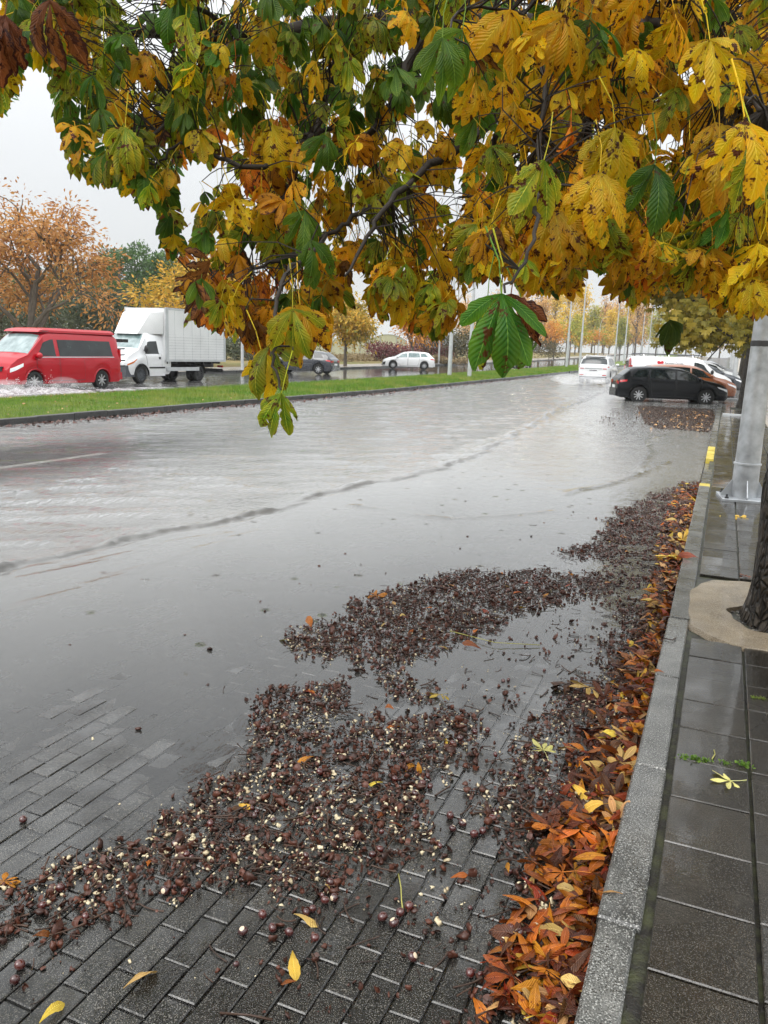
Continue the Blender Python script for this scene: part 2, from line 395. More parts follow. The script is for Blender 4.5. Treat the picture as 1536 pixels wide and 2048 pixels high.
leaf_mat('litter_orange', (0.42, 0.12, 0.010), (0.62, 0.22, 0.02), (0.14, 0.03, 0.008), .4, .35, .15, .28)
leaf_mat('litter_rust', (0.20, 0.040, 0.008), (0.32, 0.085, 0.014), (0.07, 0.016, 0.006), .5, .4, .12, .22)
leaf_mat('litter_tan', (0.46, 0.27, 0.09), (0.60, 0.36, 0.12), (0.2, 0.07, 0.02), .35, .3, .12, .35)
leaf_mat('litter_dark', (0.055, 0.018, 0.008), (0.13, 0.040, 0.012), (0.03, 0.01, 0.006), .5, .4, .08, .25)
leaf_mat('litter_yellow', (0.66, 0.42, 0.04), (0.75, 0.50, 0.09), (0.3, 0.08, 0.02), .2, .2, .15, .35)
leaf_mat('litter_pale', (0.72, 0.62, 0.20), (0.78, 0.66, 0.27), (0.35, 0.2, 0.05), .1, .1, .15, .4)
def crown_mat(name, cols, transl=.3, cs=.35):
    b = NB(name); r_ = b.attr('rnd'); oi = b.n('ObjectInfo').outputs['Random']
    n1 = b.noise(cs, 3, b.pos())
    f = b.math('ADD', b.math('MULTIPLY', r_, .7), b.math('ADD', b.math('MULTIPLY_ADD', n1, 1.2, -.6), b.math('MULTIPLY_ADD', oi, .3, 0)))
    cl = b.mix(b.ramp(f, .0, .5), cols[0], cols[1]); cl = b.mix(b.ramp(f, .5, 1.0), cl, cols[2])
    d = b.bsdf(cl, .55, 0, .3); tr = b.n('BsdfTranslucent'); b.l(cl, tr.inputs[0]); ms = b.n('MixShader'); ms.inputs[0].default_value = transl
    b.l(d, ms.inputs[1]); b.l(tr.outputs[0], ms.inputs[2]); return b.done(ms.outputs[0])
crown_mat('crown_rust', [(0.30, 0.12, 0.045), (0.52, 0.24, 0.06), (0.58, 0.34, 0.13)])
crown_mat('crown_gold', [(0.22, 0.24, 0.04), (0.58, 0.36, 0.04), (0.66, 0.36, 0.05)])
crown_mat('crown_yellow', [(0.50, 0.38, 0.05), (0.85, 0.60, 0.07), (0.9, 0.66, 0.12)])
crown_mat('crown_peach', [(0.50, 0.30, 0.12), (0.74, 0.44, 0.14), (0.80, 0.56, 0.22)])
crown_mat('crown_lime', [(0.16, 0.22, 0.04), (0.36, 0.38, 0.05), (0.62, 0.50, 0.07)])
crown_mat('crown_orange', [(0.42, 0.16, 0.03), (0.66, 0.28, 0.04), (0.70, 0.36, 0.06)])
crown_mat('crown_pine', [(0.030, 0.075, 0.018), (0.065, 0.14, 0.03), (0.11, 0.20, 0.045)], .15, .2)
crown_mat('crown_oak', [(0.04, 0.055, 0.03), (0.09, 0.11, 0.06), (0.14, 0.16, 0.09)], .15, .6)
crown_mat('crown_hedge', [(0.035, 0.04, 0.02), (0.085, 0.08, 0.035), (0.16, 0.11, 0.04)], .15, .5)
crown_mat('crown_plum', [(0.07, 0.02, 0.025), (0.19, 0.05, 0.06), (0.28, 0.10, 0.08)], .2, .8)
crown_mat('crown_olive', [(0.09, 0.09, 0.02), (0.26, 0.22, 0.03), (0.42, 0.30, 0.04)], .3, 1.2)
crown_mat('dry_weeds', [(0.14, 0.10, 0.05), (0.25, 0.18, 0.09), (0.34, 0.26, 0.13)], .2, .6)
simple('twig_bark', (0.020, 0.014, 0.010), .8, var=.3, scale=20, bump=.5)
simple('petiole', (0.38, 0.36, 0.09), .5)
simple('grey_bark', (0.11, 0.09, 0.07), .8, var=.3, scale=5, bump=.6, bscale=20)
b = NB('chestnut_bark'); p = b.pos((1, 1, .38)); vo = b.n('TexVoronoi', feature='DISTANCE_TO_EDGE'); vo.inputs['Scale'].default_value = 26
dn = b.n('TexNoise'); dn.inputs['Scale'].default_value = 9; b.l(p, dn.inputs['Vector']); av = b.n('VectorMath', operation='MULTIPLY_ADD')
b.l(dn.outputs['Color'], av.inputs[0]); av.inputs[1].default_value = (.12, .12, .12); b.l(p, av.inputs[2]); b.l(av.outputs[0], vo.inputs['Vector'])
pl = b.ramp(vo.outputs['Distance'], 0, .22); n2 = b.noise(5, 4, p)
cl = b.mix(pl, (0.008, 0.006, 0.004), (0.065, 0.05, 0.035)); cl = b.mix(b.ramp(n2, .55, .75, 0, .6), cl, (0.10, 0.10, 0.045))
b.done(b.bsdf(cl, .45, 0, .5, b.bump(b.math('ADD', pl, b.math('MULTIPLY', b.noise(60, 4, p), .4)), 1, .02)))
# litter
def lit(name, c0, c1, rough, coat=0.0, sc_=60, bmp=.4):
    b = NB(name); r_ = b.attr('rnd'); n1 = b.noise(sc_, 3, b.coord('Object'))
    cl = b.mix(b.math('MULTIPLY_ADD', n1, .4, b.math('MULTIPLY', r_, .7)), c0, c1)
    return b.done(b.bsdf(cl, rough, 0, .5, b.bump(b.noise(sc_*5, 3, b.pos()), bmp, .002), coat))
lit('husk_brown', (0.007, 0.003, 0.002), (0.12, 0.036, 0.018), .42, .0)
lit('nut_cream', (0.36, 0.27, 0.15), (0.80, 0.70, 0.48), .4)
lit('litter_tan2', (0.22, 0.09, 0.03), (0.50, 0.30, 0.12), .5)
lit('stalk_brown', (0.014, 0.008, 0.005), (0.075, 0.035, 0.018), .45)
lit('conker_skin', (0.030, 0.006, 0.005), (0.085, 0.014, 0.010), .12, 1.0, 30, .1)
lit('conker_scar', (0.55, 0.42, 0.28), (0.75, 0.62, 0.45), .5)
lit('tree_pit_chips', (0.02, 0.018, 0.015), (0.40, 0.37, 0.32), .3)
b = NB('tunnel_plastic'); d = b.bsdf((.78, .79, .77), .35, 0, .5); tr = b.n('BsdfTranslucent'); tr.inputs[0].default_value = (.7, .7, .62, 1)
ms = b.n('MixShader'); ms.inputs[0].default_value = .3; b.l(d, ms.inputs[1]); b.l(tr.outputs[0], ms.inputs[2]); b.done(ms.outputs[0])
simple('tunnel_end', (0.45, 0.44, 0.30), .5, var=.15, scale=.6)
b = NB('haze_air'); pv = b.n('VolumePrincipled'); pv.inputs['Color'].default_value = (.90, .93, .95, 1); pv.inputs['Density'].default_value = 0.00032
b.l(pv.outputs[0], b.out.inputs['Volume']); MAT['haze_air'] = b.m
b = NB('spray_air'); pv = b.n('VolumePrincipled'); pv.inputs['Color'].default_value = (.95, .95, .96, 1); pv.inputs['Density'].default_value = 0.35
b.l(pv.outputs[0], b.out.inputs['Volume']); MAT['spray_air'] = b.m

# =================================================================== GROUND AND ROADS
HG = np.vectorize(hgt)
def sheet(name, xs, ys, zf, mat, kind='structure', attrs=None, parent=None, smooth=True):
    xs = np.asarray(xs, float); ys = np.asarray(ys, float)
    X, Y = np.meshgrid(xs, ys); Z = zf(X, Y)
    V = np.stack([X.ravel(), Y.ravel(), Z.ravel()], 1); nx, ny = len(xs), len(ys)
    i = np.arange(nx*ny).reshape(ny, nx)
    F = np.stack([i[:-1, :-1].ravel(), i[:-1, 1:].ravel(), i[1:, 1:].ravel(), i[1:, :-1].ravel()], 1)
    me = npmesh(name, V, F, attrs={k: f(X, Y).ravel() for k, f in (attrs or {}).items()}, smooth=smooth)
    o = link(name, me, MAT[mat], parent)
    if kind and parent is None: o['kind'] = kind
    return o
YL = [0.3, 5, 10, 15, 20, 25, 30, 35, 40, 50, 60, 70, 80, 90, 100, 120, 140, 160, 180, 200, 220, 240, 280, 330, 400]
XK = -12.70                                     # median kerb face
def zroad(x, y=None):
    z = np.interp(x, [-12.7, -8.6, -4.3], [-.022, -.030, -.045])
    return z if y is None else z+.026*np.exp(-((np.asarray(x)+8.7)/1.3)**2-((np.asarray(y)-7.6)/3.4)**2)
sheet('ground', [-900, -300, -120, -60, -31.6, -31.3, 6.0, 6.3, 60, 300, 900], [-60, -10, 0, 30]+YL[8:]+[500, 700, 950],
      lambda X, Y: HG(Y)+np.where((X < -31.4) | (X > 6.2), .09, -.4), 'field_grass')
road = sheet('road', np.linspace(-12.72, -4.3, 30), sorted(YL+[2.5, 4, 6, 7, 8, 9, 11, 12, 13]), lambda X, Y: HG(Y)+zroad(X, Y), 'asphalt')
far_road = sheet('far_road', np.linspace(-27.5, -17.2, 6), [-30]+YL, lambda X, Y: HG(Y)-.004, 'asphalt')
def zpav(x, y):
    x = np.asarray(x, float); y = np.asarray(y, float)
    z = .0110-.0034*np.maximum(0, y-1.2)-.0036*(-x-.2)
    z = np.maximum(z, -.030)+.0022*np.sin(x*3.1+y*1.3)*np.sin(y*2.2-x)+.0012*np.sin(x*7+y*5)
    # drained hump under the parked cars
    z = z-.14*np.clip((y-27)/8, 0, 1)
    return z+.045*np.exp(-((x+.6)/1.6)**2-((y-25)/4.2)**2)
lane = sheet('parking_lane', np.linspace(-4.3, -.16, 30), list(np.arange(.3, 14, .3))+list(np.arange(14, 34, 1.0))+YL[8:],
             lambda X, Y: HG(Y)+zpav(X, Y)-.013, 'joint_soil')
# concrete pavers 10 x 20 cm, laid in running bond along the street
PAV = []
rows = []
nx = int((4.3-.17)/.0895)
for i in range(nx):
    x = -.170-.045-i*.0895
    off = (.0905 if i % 2 else 0)+.01*math.sin(i*1.7)
    for j in range(74):
        y = .78+off+j*.1815
        px, py, dz = proj((x, y, 0))
        rows.append((x, y, px, py, dz))
vis = [r for r in rows if (-1500 < r[2] < 2600 and r[4] > .1) or r[1] < 4]
size = lambda r: r[4] if (-40 < r[2] < 1590 and r[3] < 2090 and r[4] > .3) else 50+r[1]
vis.sort(key=size)
pm = []
for v_ in range(6):
    mb = MB(); rr = random.Random(v_)
    e = [rr.uniform(-.0015, .0015) for _ in range(4)]
    mb.slab(-.0415+e[0], .0415+e[1], -.0875+e[2], .0875+e[3], -.03, 0, .0032)
    me = bpy.data.meshes.new('paver'); me.from_pydata(mb.v, [], mb.f); me.update(); me.materials.append(MAT['paver_concrete']); pm.append(me)
def jit(i): return random.Random(i)
for k, r in enumerate(vis[:300]):
    rr = jit(k); o = bpy.data.objects.new('paver', pm[k % 6]); col.objects.link(o); o.parent = lane
    z = float(zpav(r[0], r[1]))+rr.uniform(-.0014, .0014)
    o.location = (r[0], r[1], z)
    dx = (float(zpav(r[0]+.05, r[1]))-float(zpav(r[0]-.05, r[1])))/.1
    o.rotation_euler = (rr.gauss(0, .008)-.004, -dx+rr.gauss(0, .012), rr.gauss(0, .008))
mb = MB()
for k, r in enumerate(vis[300:]):
    rr = jit(1000+k); z = float(zpav(r[0], r[1]))+rr.uniform(-.0014, .0014)
    M = Matrix.Translation((r[0], r[1], z)) @ Matrix.Rotation(rr.gauss(0, .010), 4, 'X') @ Matrix.Rotation(rr.gauss(0, .012), 4, 'Y') @ Matrix.Rotation(rr.gauss(0, .006), 4, 'Z')
    mb.slab(-.0415, .0415, -.0875, .0875, -.02, 0, .0032, M)
tag(mb.build('pavers', MAT['paver_concrete'], lane, None), kind='stuff')
# road markings, sunk under the flood water
def marking(x0, x1, y0, y1, zf, mat='white_line', parent=None):
    n = max(2, int((y1-y0)/1.5)); ys = np.linspace(y0, y1, n)
    o = sheet('lane_marking', [x0, x1], ys, zf, mat, None, parent=parent)
    return o
zr = lambda X, Y: HG(Y)+zroad(X, Y)+.005
for y0, y1 in ((3.2, 5.2), (7.0, 9.3), (13.3, 16.2), (20, 23), (27, 30), (34, 37), (41, 44), (48, 51), (55, 58), (62, 65), (76, 79), (90, 93)):
    marking(-8.60, -8.47, y0, y1, zr, parent=road)
marking(-12.35, -12.25, .5, 140, zr, parent=road)
zf_ = lambda X, Y: HG(Y)+.001
for k in range(14): marking(-22.15, -22.02, 4+k*9, 7+k*9, zf_, parent=far_road)
marking(-17.75, -17.65, -10, 180, zf_, parent=far_road); marking(-24.9, -24.8, -10, 180, zf_, parent=far_road)

# ------------------------------------------------------------------ water
WLy = [0, 2.6, 3.9, 6.0, 7.06, 8.8, 10.9, 14.6, 18.75, 25.8, 40, 80]
WLx = [-5.9, -5.2, -4.75, -4.32, -4.16, -4.02, -3.62, -3.8, -4.18, -4.8, -5.4, -6]
def segd(X, Y, pts):
    D = np.full(X.shape, 9.0); T = np.zeros(X.shape)
    for k in range(len(pts)-1):
        (ax, ay), (bx, by) = pts[k], pts[k+1]; L2 = (bx-ax)**2+(by-ay)**2
        t = np.clip(((X-ax)*(bx-ax)+(Y-ay)*(by-ay))/L2, 0, 1)
        d = np.hypot(X-ax-t*(bx-ax), Y-ay-t*(by-ay)); D = np.minimum(D, d)
    return D
L2 = [tuple(gp(*q)[:2]) for q in ((700, 1012), (800, 1026), (900, 1040), (1000, 1033), (1110, 1024))]
L3 = [tuple(gp(*q)[:2]) for q in ((1136, 992), (1150, 982), (1210, 972), (1290, 945), (1340, 925))]
L4 = [tuple(gp(*q)[:2]) for q in ((1330, 870), (1290, 880), (1302, 905), (1285, 935))]
L5 = [tuple(gp(*q)[:2]) for q in ((230, 935), (170, 960), (60, 985), (-40, 1010))]
L6 = [tuple(gp(*q)[:2]) for q in ((0, 1165), (160, 1135), (300, 1092), (450, 1068))]
L7 = [tuple(gp(*q)[:2]) for q in ((-20, 1230), (120, 1190), (330, 1120), (520, 1060))]
rw = np.random.RandomState(3)
WV = [(l, rw.uniform(0, 6.28), rw.uniform(-.38, .38)+2.2) for l in (.95, .74, .62, .52, .45, .39, .34, .30, .27, .24, .21)]
def rough_w(X, Y):                              # how choppy the water is
    wl = np.interp(Y, WLy, WLx); s = np.clip((wl-X)/.5, 0, 1)
    s2 = np.clip((Y-9)/8, 0, 1)*.4
    return np.clip(.05+s*.95, 0, 1)*1.0+s2*(1-s)
def zwater(X, Y):
    wl = np.interp(Y, WLy, WLx)+.05*np.sin(Y*2.1)+.03*np.sin(Y*5.3+1)+.02*np.sin(Y*13+1.5*np.sin(Y*5))+.012*np.sin(Y*31)
    w = rough_w(X, Y)*(1-.93*np.exp(-((X+8.9)/1.25)**2-((Y-7.6)/3.0)**2)); z = np.zeros_like(X)
    for l, ph, an in WV:
        k = 2*math.pi/l; z += .0050*l*np.sin(k*(X*math.cos(an)+Y*math.sin(an))+ph+1.3*np.sin(1.1*X+.7*Y+ph))
    z *= w*(.8+1.9*np.exp(-((X+6.6)/1.9)**2-((Y-6)/2.6)**2))
    nz = .55+.45*np.sin(Y*3.7+np.sin(Y*9))*np.sin(Y*1.3+2)
    d = X-wl; wid = .038+.004*Y
    z += .040*nz*np.exp(-(d/(wid*np.where(d > 0, .42, 2.2)))**2)+.012*nz*np.exp(-((d-.16)/wid)**2)
    ch = np.sin(X*41+Y*13)*np.sin(Y*31-X*17)
    z += .022*ch*np.exp(-((d+.03)/(wid*1.7))**2)*nz
    for pts, a, wd_ in ((L2, .016, .035), (L3, .022, .035), (L4, .014, .04), (L5, .012, .10), (L6, .006, .07), (L7, .004, .06)):
        D = segd(X, Y, pts); z += a*np.exp(-(D/wd_)**2)*(1+.6*ch)
    return HG(Y)+z
def murk_sheen(X, Y):
    bl = np.clip((X+5.6)/2.2, 0, 1); zb = zpav(np.maximum(X, -4.3), Y)*bl+zroad(X, Y)*(1-bl); dep = np.clip(-zb, 0, .06)
    m_ = .01+dep*8+(.30*np.clip((Y-2.2)/3.8, 0, 1)+.12*np.clip((-X-1.8)/1.6, 0, 1))*np.interp(X, [-6.5, -4.0], [.45, 1])  # beyond depth, range terms whiten the clear water: sky reflection painted in
    wl = np.interp(Y, WLy, WLx)
    m_ = m_+.04*np.clip((wl-X+.5)/2.2, 0, 1)
    m_ = m_-.50*np.exp(-((X+8.9)/1.3)**2-((Y-8.0)/4.5)**2)
    m_ = m_+.18*np.clip((Y-8)/8, 0, 1)*(X > -4.3)
    return np.clip(m_, 0.0, .90)
def silt_shade(X, Y):  # dark of the steep crest faces painted in, together with silt brown
    wl = np.interp(Y, WLy, WLx)+.05*np.sin(Y*2.1)+.03*np.sin(Y*5.3+1)+.02*np.sin(Y*13+1.5*np.sin(Y*5))+.012*np.sin(Y*31); d = X-wl
    pt = np.clip(.8+.35*np.sin(Y*4.1+np.sin(Y*9))*np.sin(Y*1.7+2)+.35*np.sin(X*47+Y*29)*np.sin(Y*37-X*11), 0, 1)
    s = np.exp(-((d-.02)/(.026+.0042*Y))**2)*pt
    for P, w in ((L2, .025), (L3, .035), (L4, .035)): s = np.maximum(s, .75*np.exp(-(segd(X, Y, P)/w)**2)*np.clip(pt+.2, 0, 1))
    return s
xs = np.concatenate([np.arange(-12.71, -8.5, .085), np.arange(-8.5, -5.9, .055), np.arange(-5.9, -4.9, .03), np.arange(-4.9, -3.45, .0155), np.arange(-3.45, -3.3, .03), np.arange(-3.3, -.15, .06)])
ys = [.5]
while ys[-1] < 72: ys.append(ys[-1]+max(.045, .012*ys[-1]))
water = sheet('flood_water', xs, ys, zwater, 'flood_water', attrs={'murk_sheen': murk_sheen, 'wave': rough_w, 'silt_shade': silt_shade})
ys2 = np.concatenate([[-25, -10, 0], np.arange(4, 60, .35), np.arange(60, 240, 4)])
def zfar(X, Y):
    w = np.clip(1.3-np.abs(Y-18)/22, .1, 1); z = 0*X
    for l, ph, an in WV[:7]:
        k = 2*math.pi/(l*1.8); z = z+.006*l*np.sin(k*(X*math.cos(an)+Y*math.sin(an))+ph)
    return HG(Y)+.006+z*w
sheet('far_water', np.arange(-27.45, -17.2, .3), ys2, zfar, 'far_water',
      attrs={'murk_sheen': lambda X, Y: np.clip(.62-np.abs(Y-18)/70, .12, .6), 'wave': lambda X, Y: np.clip(1.5-np.abs(Y-18)/20, .22, 1.4)})

# ------------------------------------------------------------------ kerb and sidewalk on the right
KT = .10
kerb = sheet('kerb', [-.172, -.012], YL, lambda X, Y: HG(Y)-.02, 'joint_soil')
yy = .2; k = 0; ends = [1.22, 2.07, 3.02, 4.0, 5.0, 5.98, 6.95, 7.9, 8.9, 9.85, 10.4, 10.78, 11.02]
segs = [(a, b_) for a, b_ in zip([.2]+ends[:-1], ends)]
y = 11.02
while y < 64:
    segs.append((y, y+1.0)); y += 1.0
for a, b_ in segs:
    low = 11.02 <= a < 13.9
    x1 = -.064 if b_ < 2.1 else (-.05 if a < 4.4 else -.042)
    rr = jit(int(a*100)); x0 = -.166+rr.uniform(-.003, .003)
    zt = (.012 if low else KT)+rr.uniform(-.002, .002)
    ym = (a+b_)/2
    mb = MB().slab(x0, x1+rr.uniform(-.002, .002), -(b_-a)/2+.004, (b_-a)/2-.004, -.05, zt, .007 if not low else .003)
    o = mb.build('kerb_stone', MAT['yellow_line' if (10.77 <= a < 11.0 or 14.0 <= a < 15.9) else 'granite_kerb'], kerb, None)
    o.location = (0, ym, hgt(ym)); o.rotation_euler = (rr.gauss(0, .002), 0, rr.gauss(0, .003))
    if 10.77 <= a < 11.0 or 14.0 <= a < 15.9: o['label'] = 'kerb stone painted yellow beside the lowered crossing'
def wenv(y): return float(np.interp(y, [10.7, 12.0, 13.0, 14.6], [0, 1, 1, 0]))
def walkz(x, y): return KT-.078*wenv(y)*(1-max(0, min(1, (x+.02)/.75)))
# sidewalk: bed, slabs in rows of 30 cm
bed = sheet('sidewalk', [-.10, -.02, .2, .4, .6, .75, 6.2], sorted(YL+[10.7, 11.4, 12.01, 13.01, 13.8, 14.6]), lambda X, Y: HG(Y)+np.vectorize(walkz)(X, Y)-.022, 'mossy_joint')
tree_c = Vector((.52, 5.25, KT)); far_tree_c = Vector((.82, 30.0, KT))
def ring_in(x, y, c, rx, ry): return ((x-c.x)/rx)**2+((y-c.y)/ry)**2 < 1
slabs = []
cols_ = [(-.022, .243), (.256, .52), (.533, .80), (.813, 1.08)]
for ci, (a, b_) in enumerate(cols_):
    y = .708+(.0 if ci == 0 else .012*ci)
    while y < 64:
        ym = y+.15; cx = (a+b_)/2
        inpit = (4.63 < ym < 6.18 and cx > -.2) or abs(ym-30) < .75 and cx > .2
        if not inpit: slabs.append((a, b_, y, ci))
        y += .304
slabs.sort(key=lambda r: r[2]); first = [s_ for s_ in slabs if s_[2] < 26][:290]; rest = slabs[len(first):]
for k, (a, b_, y, ci) in enumerate(first):
    rr = jit(5000+k); cx, cym = (a+b_)/2, y+.15; hw = (b_-a)/2
    mb = MB().slab(-hw, hw, -.149, .149, -.03, 0, .0035)
    o = mb.build('paving_slab', MAT['slab_concrete'], bed, None); o.location = (cx, cym, walkz(cx, cym)+rr.uniform(-.0015, .002)+hgt(cym))
    o.rotation_euler = (rr.gauss(0, .004)+math.atan((walkz(cx, cym+.1)-walkz(cx, cym-.1))/.2), rr.gauss(0, .004)-math.atan(.104*wenv(cym))*(1 if cx < .7 else 0), rr.gauss(0, .003))
mb = MB()
for (a, b_, y, ci) in rest: mb.slab(a, b_, y+.001, y+.299, hgt(y), hgt(y)+walkz((a+b_)/2, y), .004)
tag(mb.build('paving_slabs', MAT['slab_concrete'], bed, None), kind='stuff')
sheet('light_paving', [1.09, 6.2], YL, lambda X, Y: HG(Y)+KT+.003, 'far_paving')
for o_, a, b_ in ((bed, 4.62, 6.19),):          # resin-bound gravel ring round the near tree
    mb = MB(); n = 56; ring = []; hole = []
    for k in range(n):
        t = 2*math.pi*k/n; c_, s_ = math.cos(t), math.sin(t)
        sq = lambda v, p_: math.copysign(abs(v)**p_, v)
        wb = 1+.012*math.sin(9*t)+.01*math.sin(17*t+2); ring.append(Vector((tree_c.x+.60*wb*sq(c_, .55), tree_c.y+.12+.76*wb*sq(s_, .62), 0)))
        rr = 1+.05*math.sin(5*t)+.03*math.sin(11*t+1)
        hole.append(Vector((tree_c.x+.30*c_*rr*1.15, tree_c.y-.02+.33*s_*rr, 0)))
    vs = [(p.x, p.y, KT-.02) for p in ring]+[(p.x*.97+tree_c.x*.03, p.y*.97+tree_c.y*.03, KT+.006) for p in ring]
    vs += [(p.x, p.y, KT+.010) for p in hole]+[(p.x, p.y, KT-.05) for p in hole]
    fs = []
    for l in range(3):
        for k in range(n): fs.append((l*n+k, l*n+(k+1) % n, (l+1)*n+(k+1) % n, (l+1)*n+k))
    mb.add(vs, fs); g_ = mb.build('tree_pit_surround', MAT['resin_gravel'], None, 40)
    tag(g_, 'sandy coloured gravel surround in the pavement round the tree trunk', 'tree pit')
    MB().add([(p.x, p.y, KT-.03) for p in hole], [tuple(range(n))]).build('pit_soil', MAT['soil'], g_)
    V = []; F = []
    for k in range(900):                        # loose chips in the hole
        t = R.uniform(0, 6.28); q = math.sqrt(R.random())*.33; c = Vector((tree_c.x+q*1.05*math.cos(t), tree_c.y+q*math.sin(t), KT-.024+R.random()*.01))
        s_ = R.uniform(.004, .011); a = R.uniform(0, 6.28); b0 = len(V)
        for q_ in range(4): V.append((c.x+s_*math.cos(a+q_*1.57)*(1+.5*(q_ % 2)), c.y+s_*math.sin(a+q_*1.57), c.z))
        V.append((c.x, c.y, c.z+s_*.5)); F += [(b0, b0+1, b0+4), (b0+1, b0+2, b0+4), (b0+2, b0+3, b0+4), (b0+3, b0, b0+4)]
    me = npmesh('bark_chips', V, F, attrs={'rnd': np.repeat(NR.rand(900)**3, 5)})
    tag(link('bark_chips', me, MAT['tree_pit_chips'], g_), kind='stuff')

# ------------------------------------------------------------------ median: kerbs, turf, grass
med = sheet('median', [XK-.13, XK-.9, -14.9, -16.3, -17.05], [-20, 0]+YL, lambda X, Y: HG(Y)+np.interp(X, [-17.05, -16.3, -14.9, -13.6, -12.83], [.11, .17, .20, .17, .11]), 'verge_turf')
k1 = MB().slab(-.06, .06, -.495, .495, -.2, .13, .012); ms_ = bpy.data.meshes.new('kerb_stone'); ms_.from_pydata(k1.v, [], k1.f); ms_.update(); ms_.materials.append(MAT['dark_kerb'])
for side, x in ((0, XK-.065), (1, -17.12)):
    for k in range(66 if side == 0 else 60):
        y = 5.5+k*1.0+(0 if side == 0 else 4); o = bpy.data.objects.new('kerb_stone', ms_); col.objects.link(o); o.parent = med
        rr = jit(k+side*777); o.location = (x+rr.gauss(0, .004), y, hgt(y)+rr.gauss(0, .004)); o.rotation_euler = (0.004 if y > 30 else 0, 0, rr.gauss(0, .004))
mb = MB()
for x in (XK-.065, -17.12):
    for y in range(72, 330, 3): mb.slab(x-.06, x+.06, y-.5+.0, y+2.49, hgt(y)-.1, hgt(y+1.5)+.13, .01)
    for y in range(-20, 5, 1): mb.slab(x-.06, x+.06, y-.5, y+.49, -.1, .13, .01)
tag(mb.build('kerb_run', MAT['dark_kerb'], med, None), kind='stuff')
def grass(n, x0, x1, ylo, yhi, h, w, zf, name, parent=None, label=None):
    u = NR.rand(n); Y = np.exp(np.log(ylo)+u*(np.log(yhi)-np.log(ylo))); X = x0+(x1-x0)*NR.rand(n); Z = zf(X, Y)
    s = np.clip(Y/16, .8, 5); a = NR.rand(n)*6.28; hh = h*(.5+NR.rand(n))*np.clip(s, .8, 1.6); ww = w*s
    lean = (NR.rand(n, 2)-.5)*1.2
    V = np.zeros((n, 3, 3)); V[:, 0] = np.stack([X-ww*np.cos(a), Y-ww*np.sin(a), Z-.01], 1); V[:, 1] = np.stack([X+ww*np.cos(a), Y+ww*np.sin(a), Z-.01], 1)
    V[:, 2] = np.stack([X+lean[:, 0]*hh, Y+lean[:, 1]*hh, Z+hh], 1)
    F = np.arange(n*3).reshape(n, 3)
    me = npmesh(name, V.reshape(-1, 3), F, attrs={'rnd': np.repeat(NR.rand(n), 3)})
    o = link(name, me, MAT['grass_blades'], parent); tag(o, label, 'grass' if label else None, kind='stuff'); return o
zmed = lambda X, Y: HG(Y)+np.interp(X, [-17.05, -16.3, -14.9, -13.6, -12.83], [.11, .17, .20, .17, .11])
grass(90000, -17.05, -12.82, 9, 110, .07, .006, zmed, 'grass', None, 'bright green mown grass on the long median strip')

# ------------------------------------------------------------------ far pavement
fw_ = sheet('far_sidewalk', [-31.4, -27.62], [-30]+YL, lambda X, Y: HG(Y)+.12, 'far_paving')
mb = MB()
for y in range(-10, 300, 2): mb.slab(-27.62, -27.48, y, y+1.985, hgt(y)-.1, hgt(y+1)+.13, .01)
tag(mb.build('far_kerb_stones', MAT['dark_kerb'], fw_, None), kind='stuff')

# =================================================================== VEHICLES
WHEELS = {}
def wheel_meshes(r, w, spokes, rim):
    key = (r, w, spokes, rim)
    if key in WHEELS: return WHEELS[key]
    rr = r*.66
    t = MB().lathe([(rr, -w*.42), (rr*1.06, -w*.5), (r*.93, -w*.5), (r*.985, -w*.40), (r, -w*.2), (r, w*.2), (r*.985, w*.40), (r*.93, w*.5), (rr*1.06, w*.5), (rr, w*.42), (rr, -w*.42)], 28, None, 'y')
    m_ = MB().lathe([(rr*1.02, w*.40), (rr*1.02, w*.47), (rr*.93, w*.46), (rr*.90, w*.30), (rr*.90, w*.0), (.001, w*.0)], 28, None, 'y')
    s_ = MB()
    for k in range(spokes):
        a = 2*math.pi*k/spokes; M = Matrix.Rotation(a, 4, 'Y')
        s_.box(-rr*.085, rr*.085, w*.28, w*.40, rr*.12, rr*.95, M)
    s_.lathe([(rr*.24, w*.26), (rr*.24, w*.42), (rr*.16, w*.44), (.001, w*.45)], 14, None, 'y')
    res = []
    for nm, mb, mt in (('tyre', t, 'rubber'), ('rim', m_, 'black_plastic' if spokes < 12 else rim), ('spokes', s_, rim)):
        me = bpy.data.meshes.new(nm); me.from_pydata(mb.v, [], mb.f); me.update(); me.materials.append(MAT[mt])
        me.polygons.foreach_set('use_smooth', np.ones(len(me.polygons), dtype=bool)); me.set_sharp_from_angle(angle=rad(35)); res.append((nm, me))
    WHEELS[key] = res; return res
def add_wheel(root, x, y, r, w, spokes, rim, outward):
    e = empty('wheel', (x, y, r), 0 if outward > 0 else math.pi, root)
    for nm, me in wheel_meshes(r, w, spokes, rim): link(nm, me, None, e)
    return e
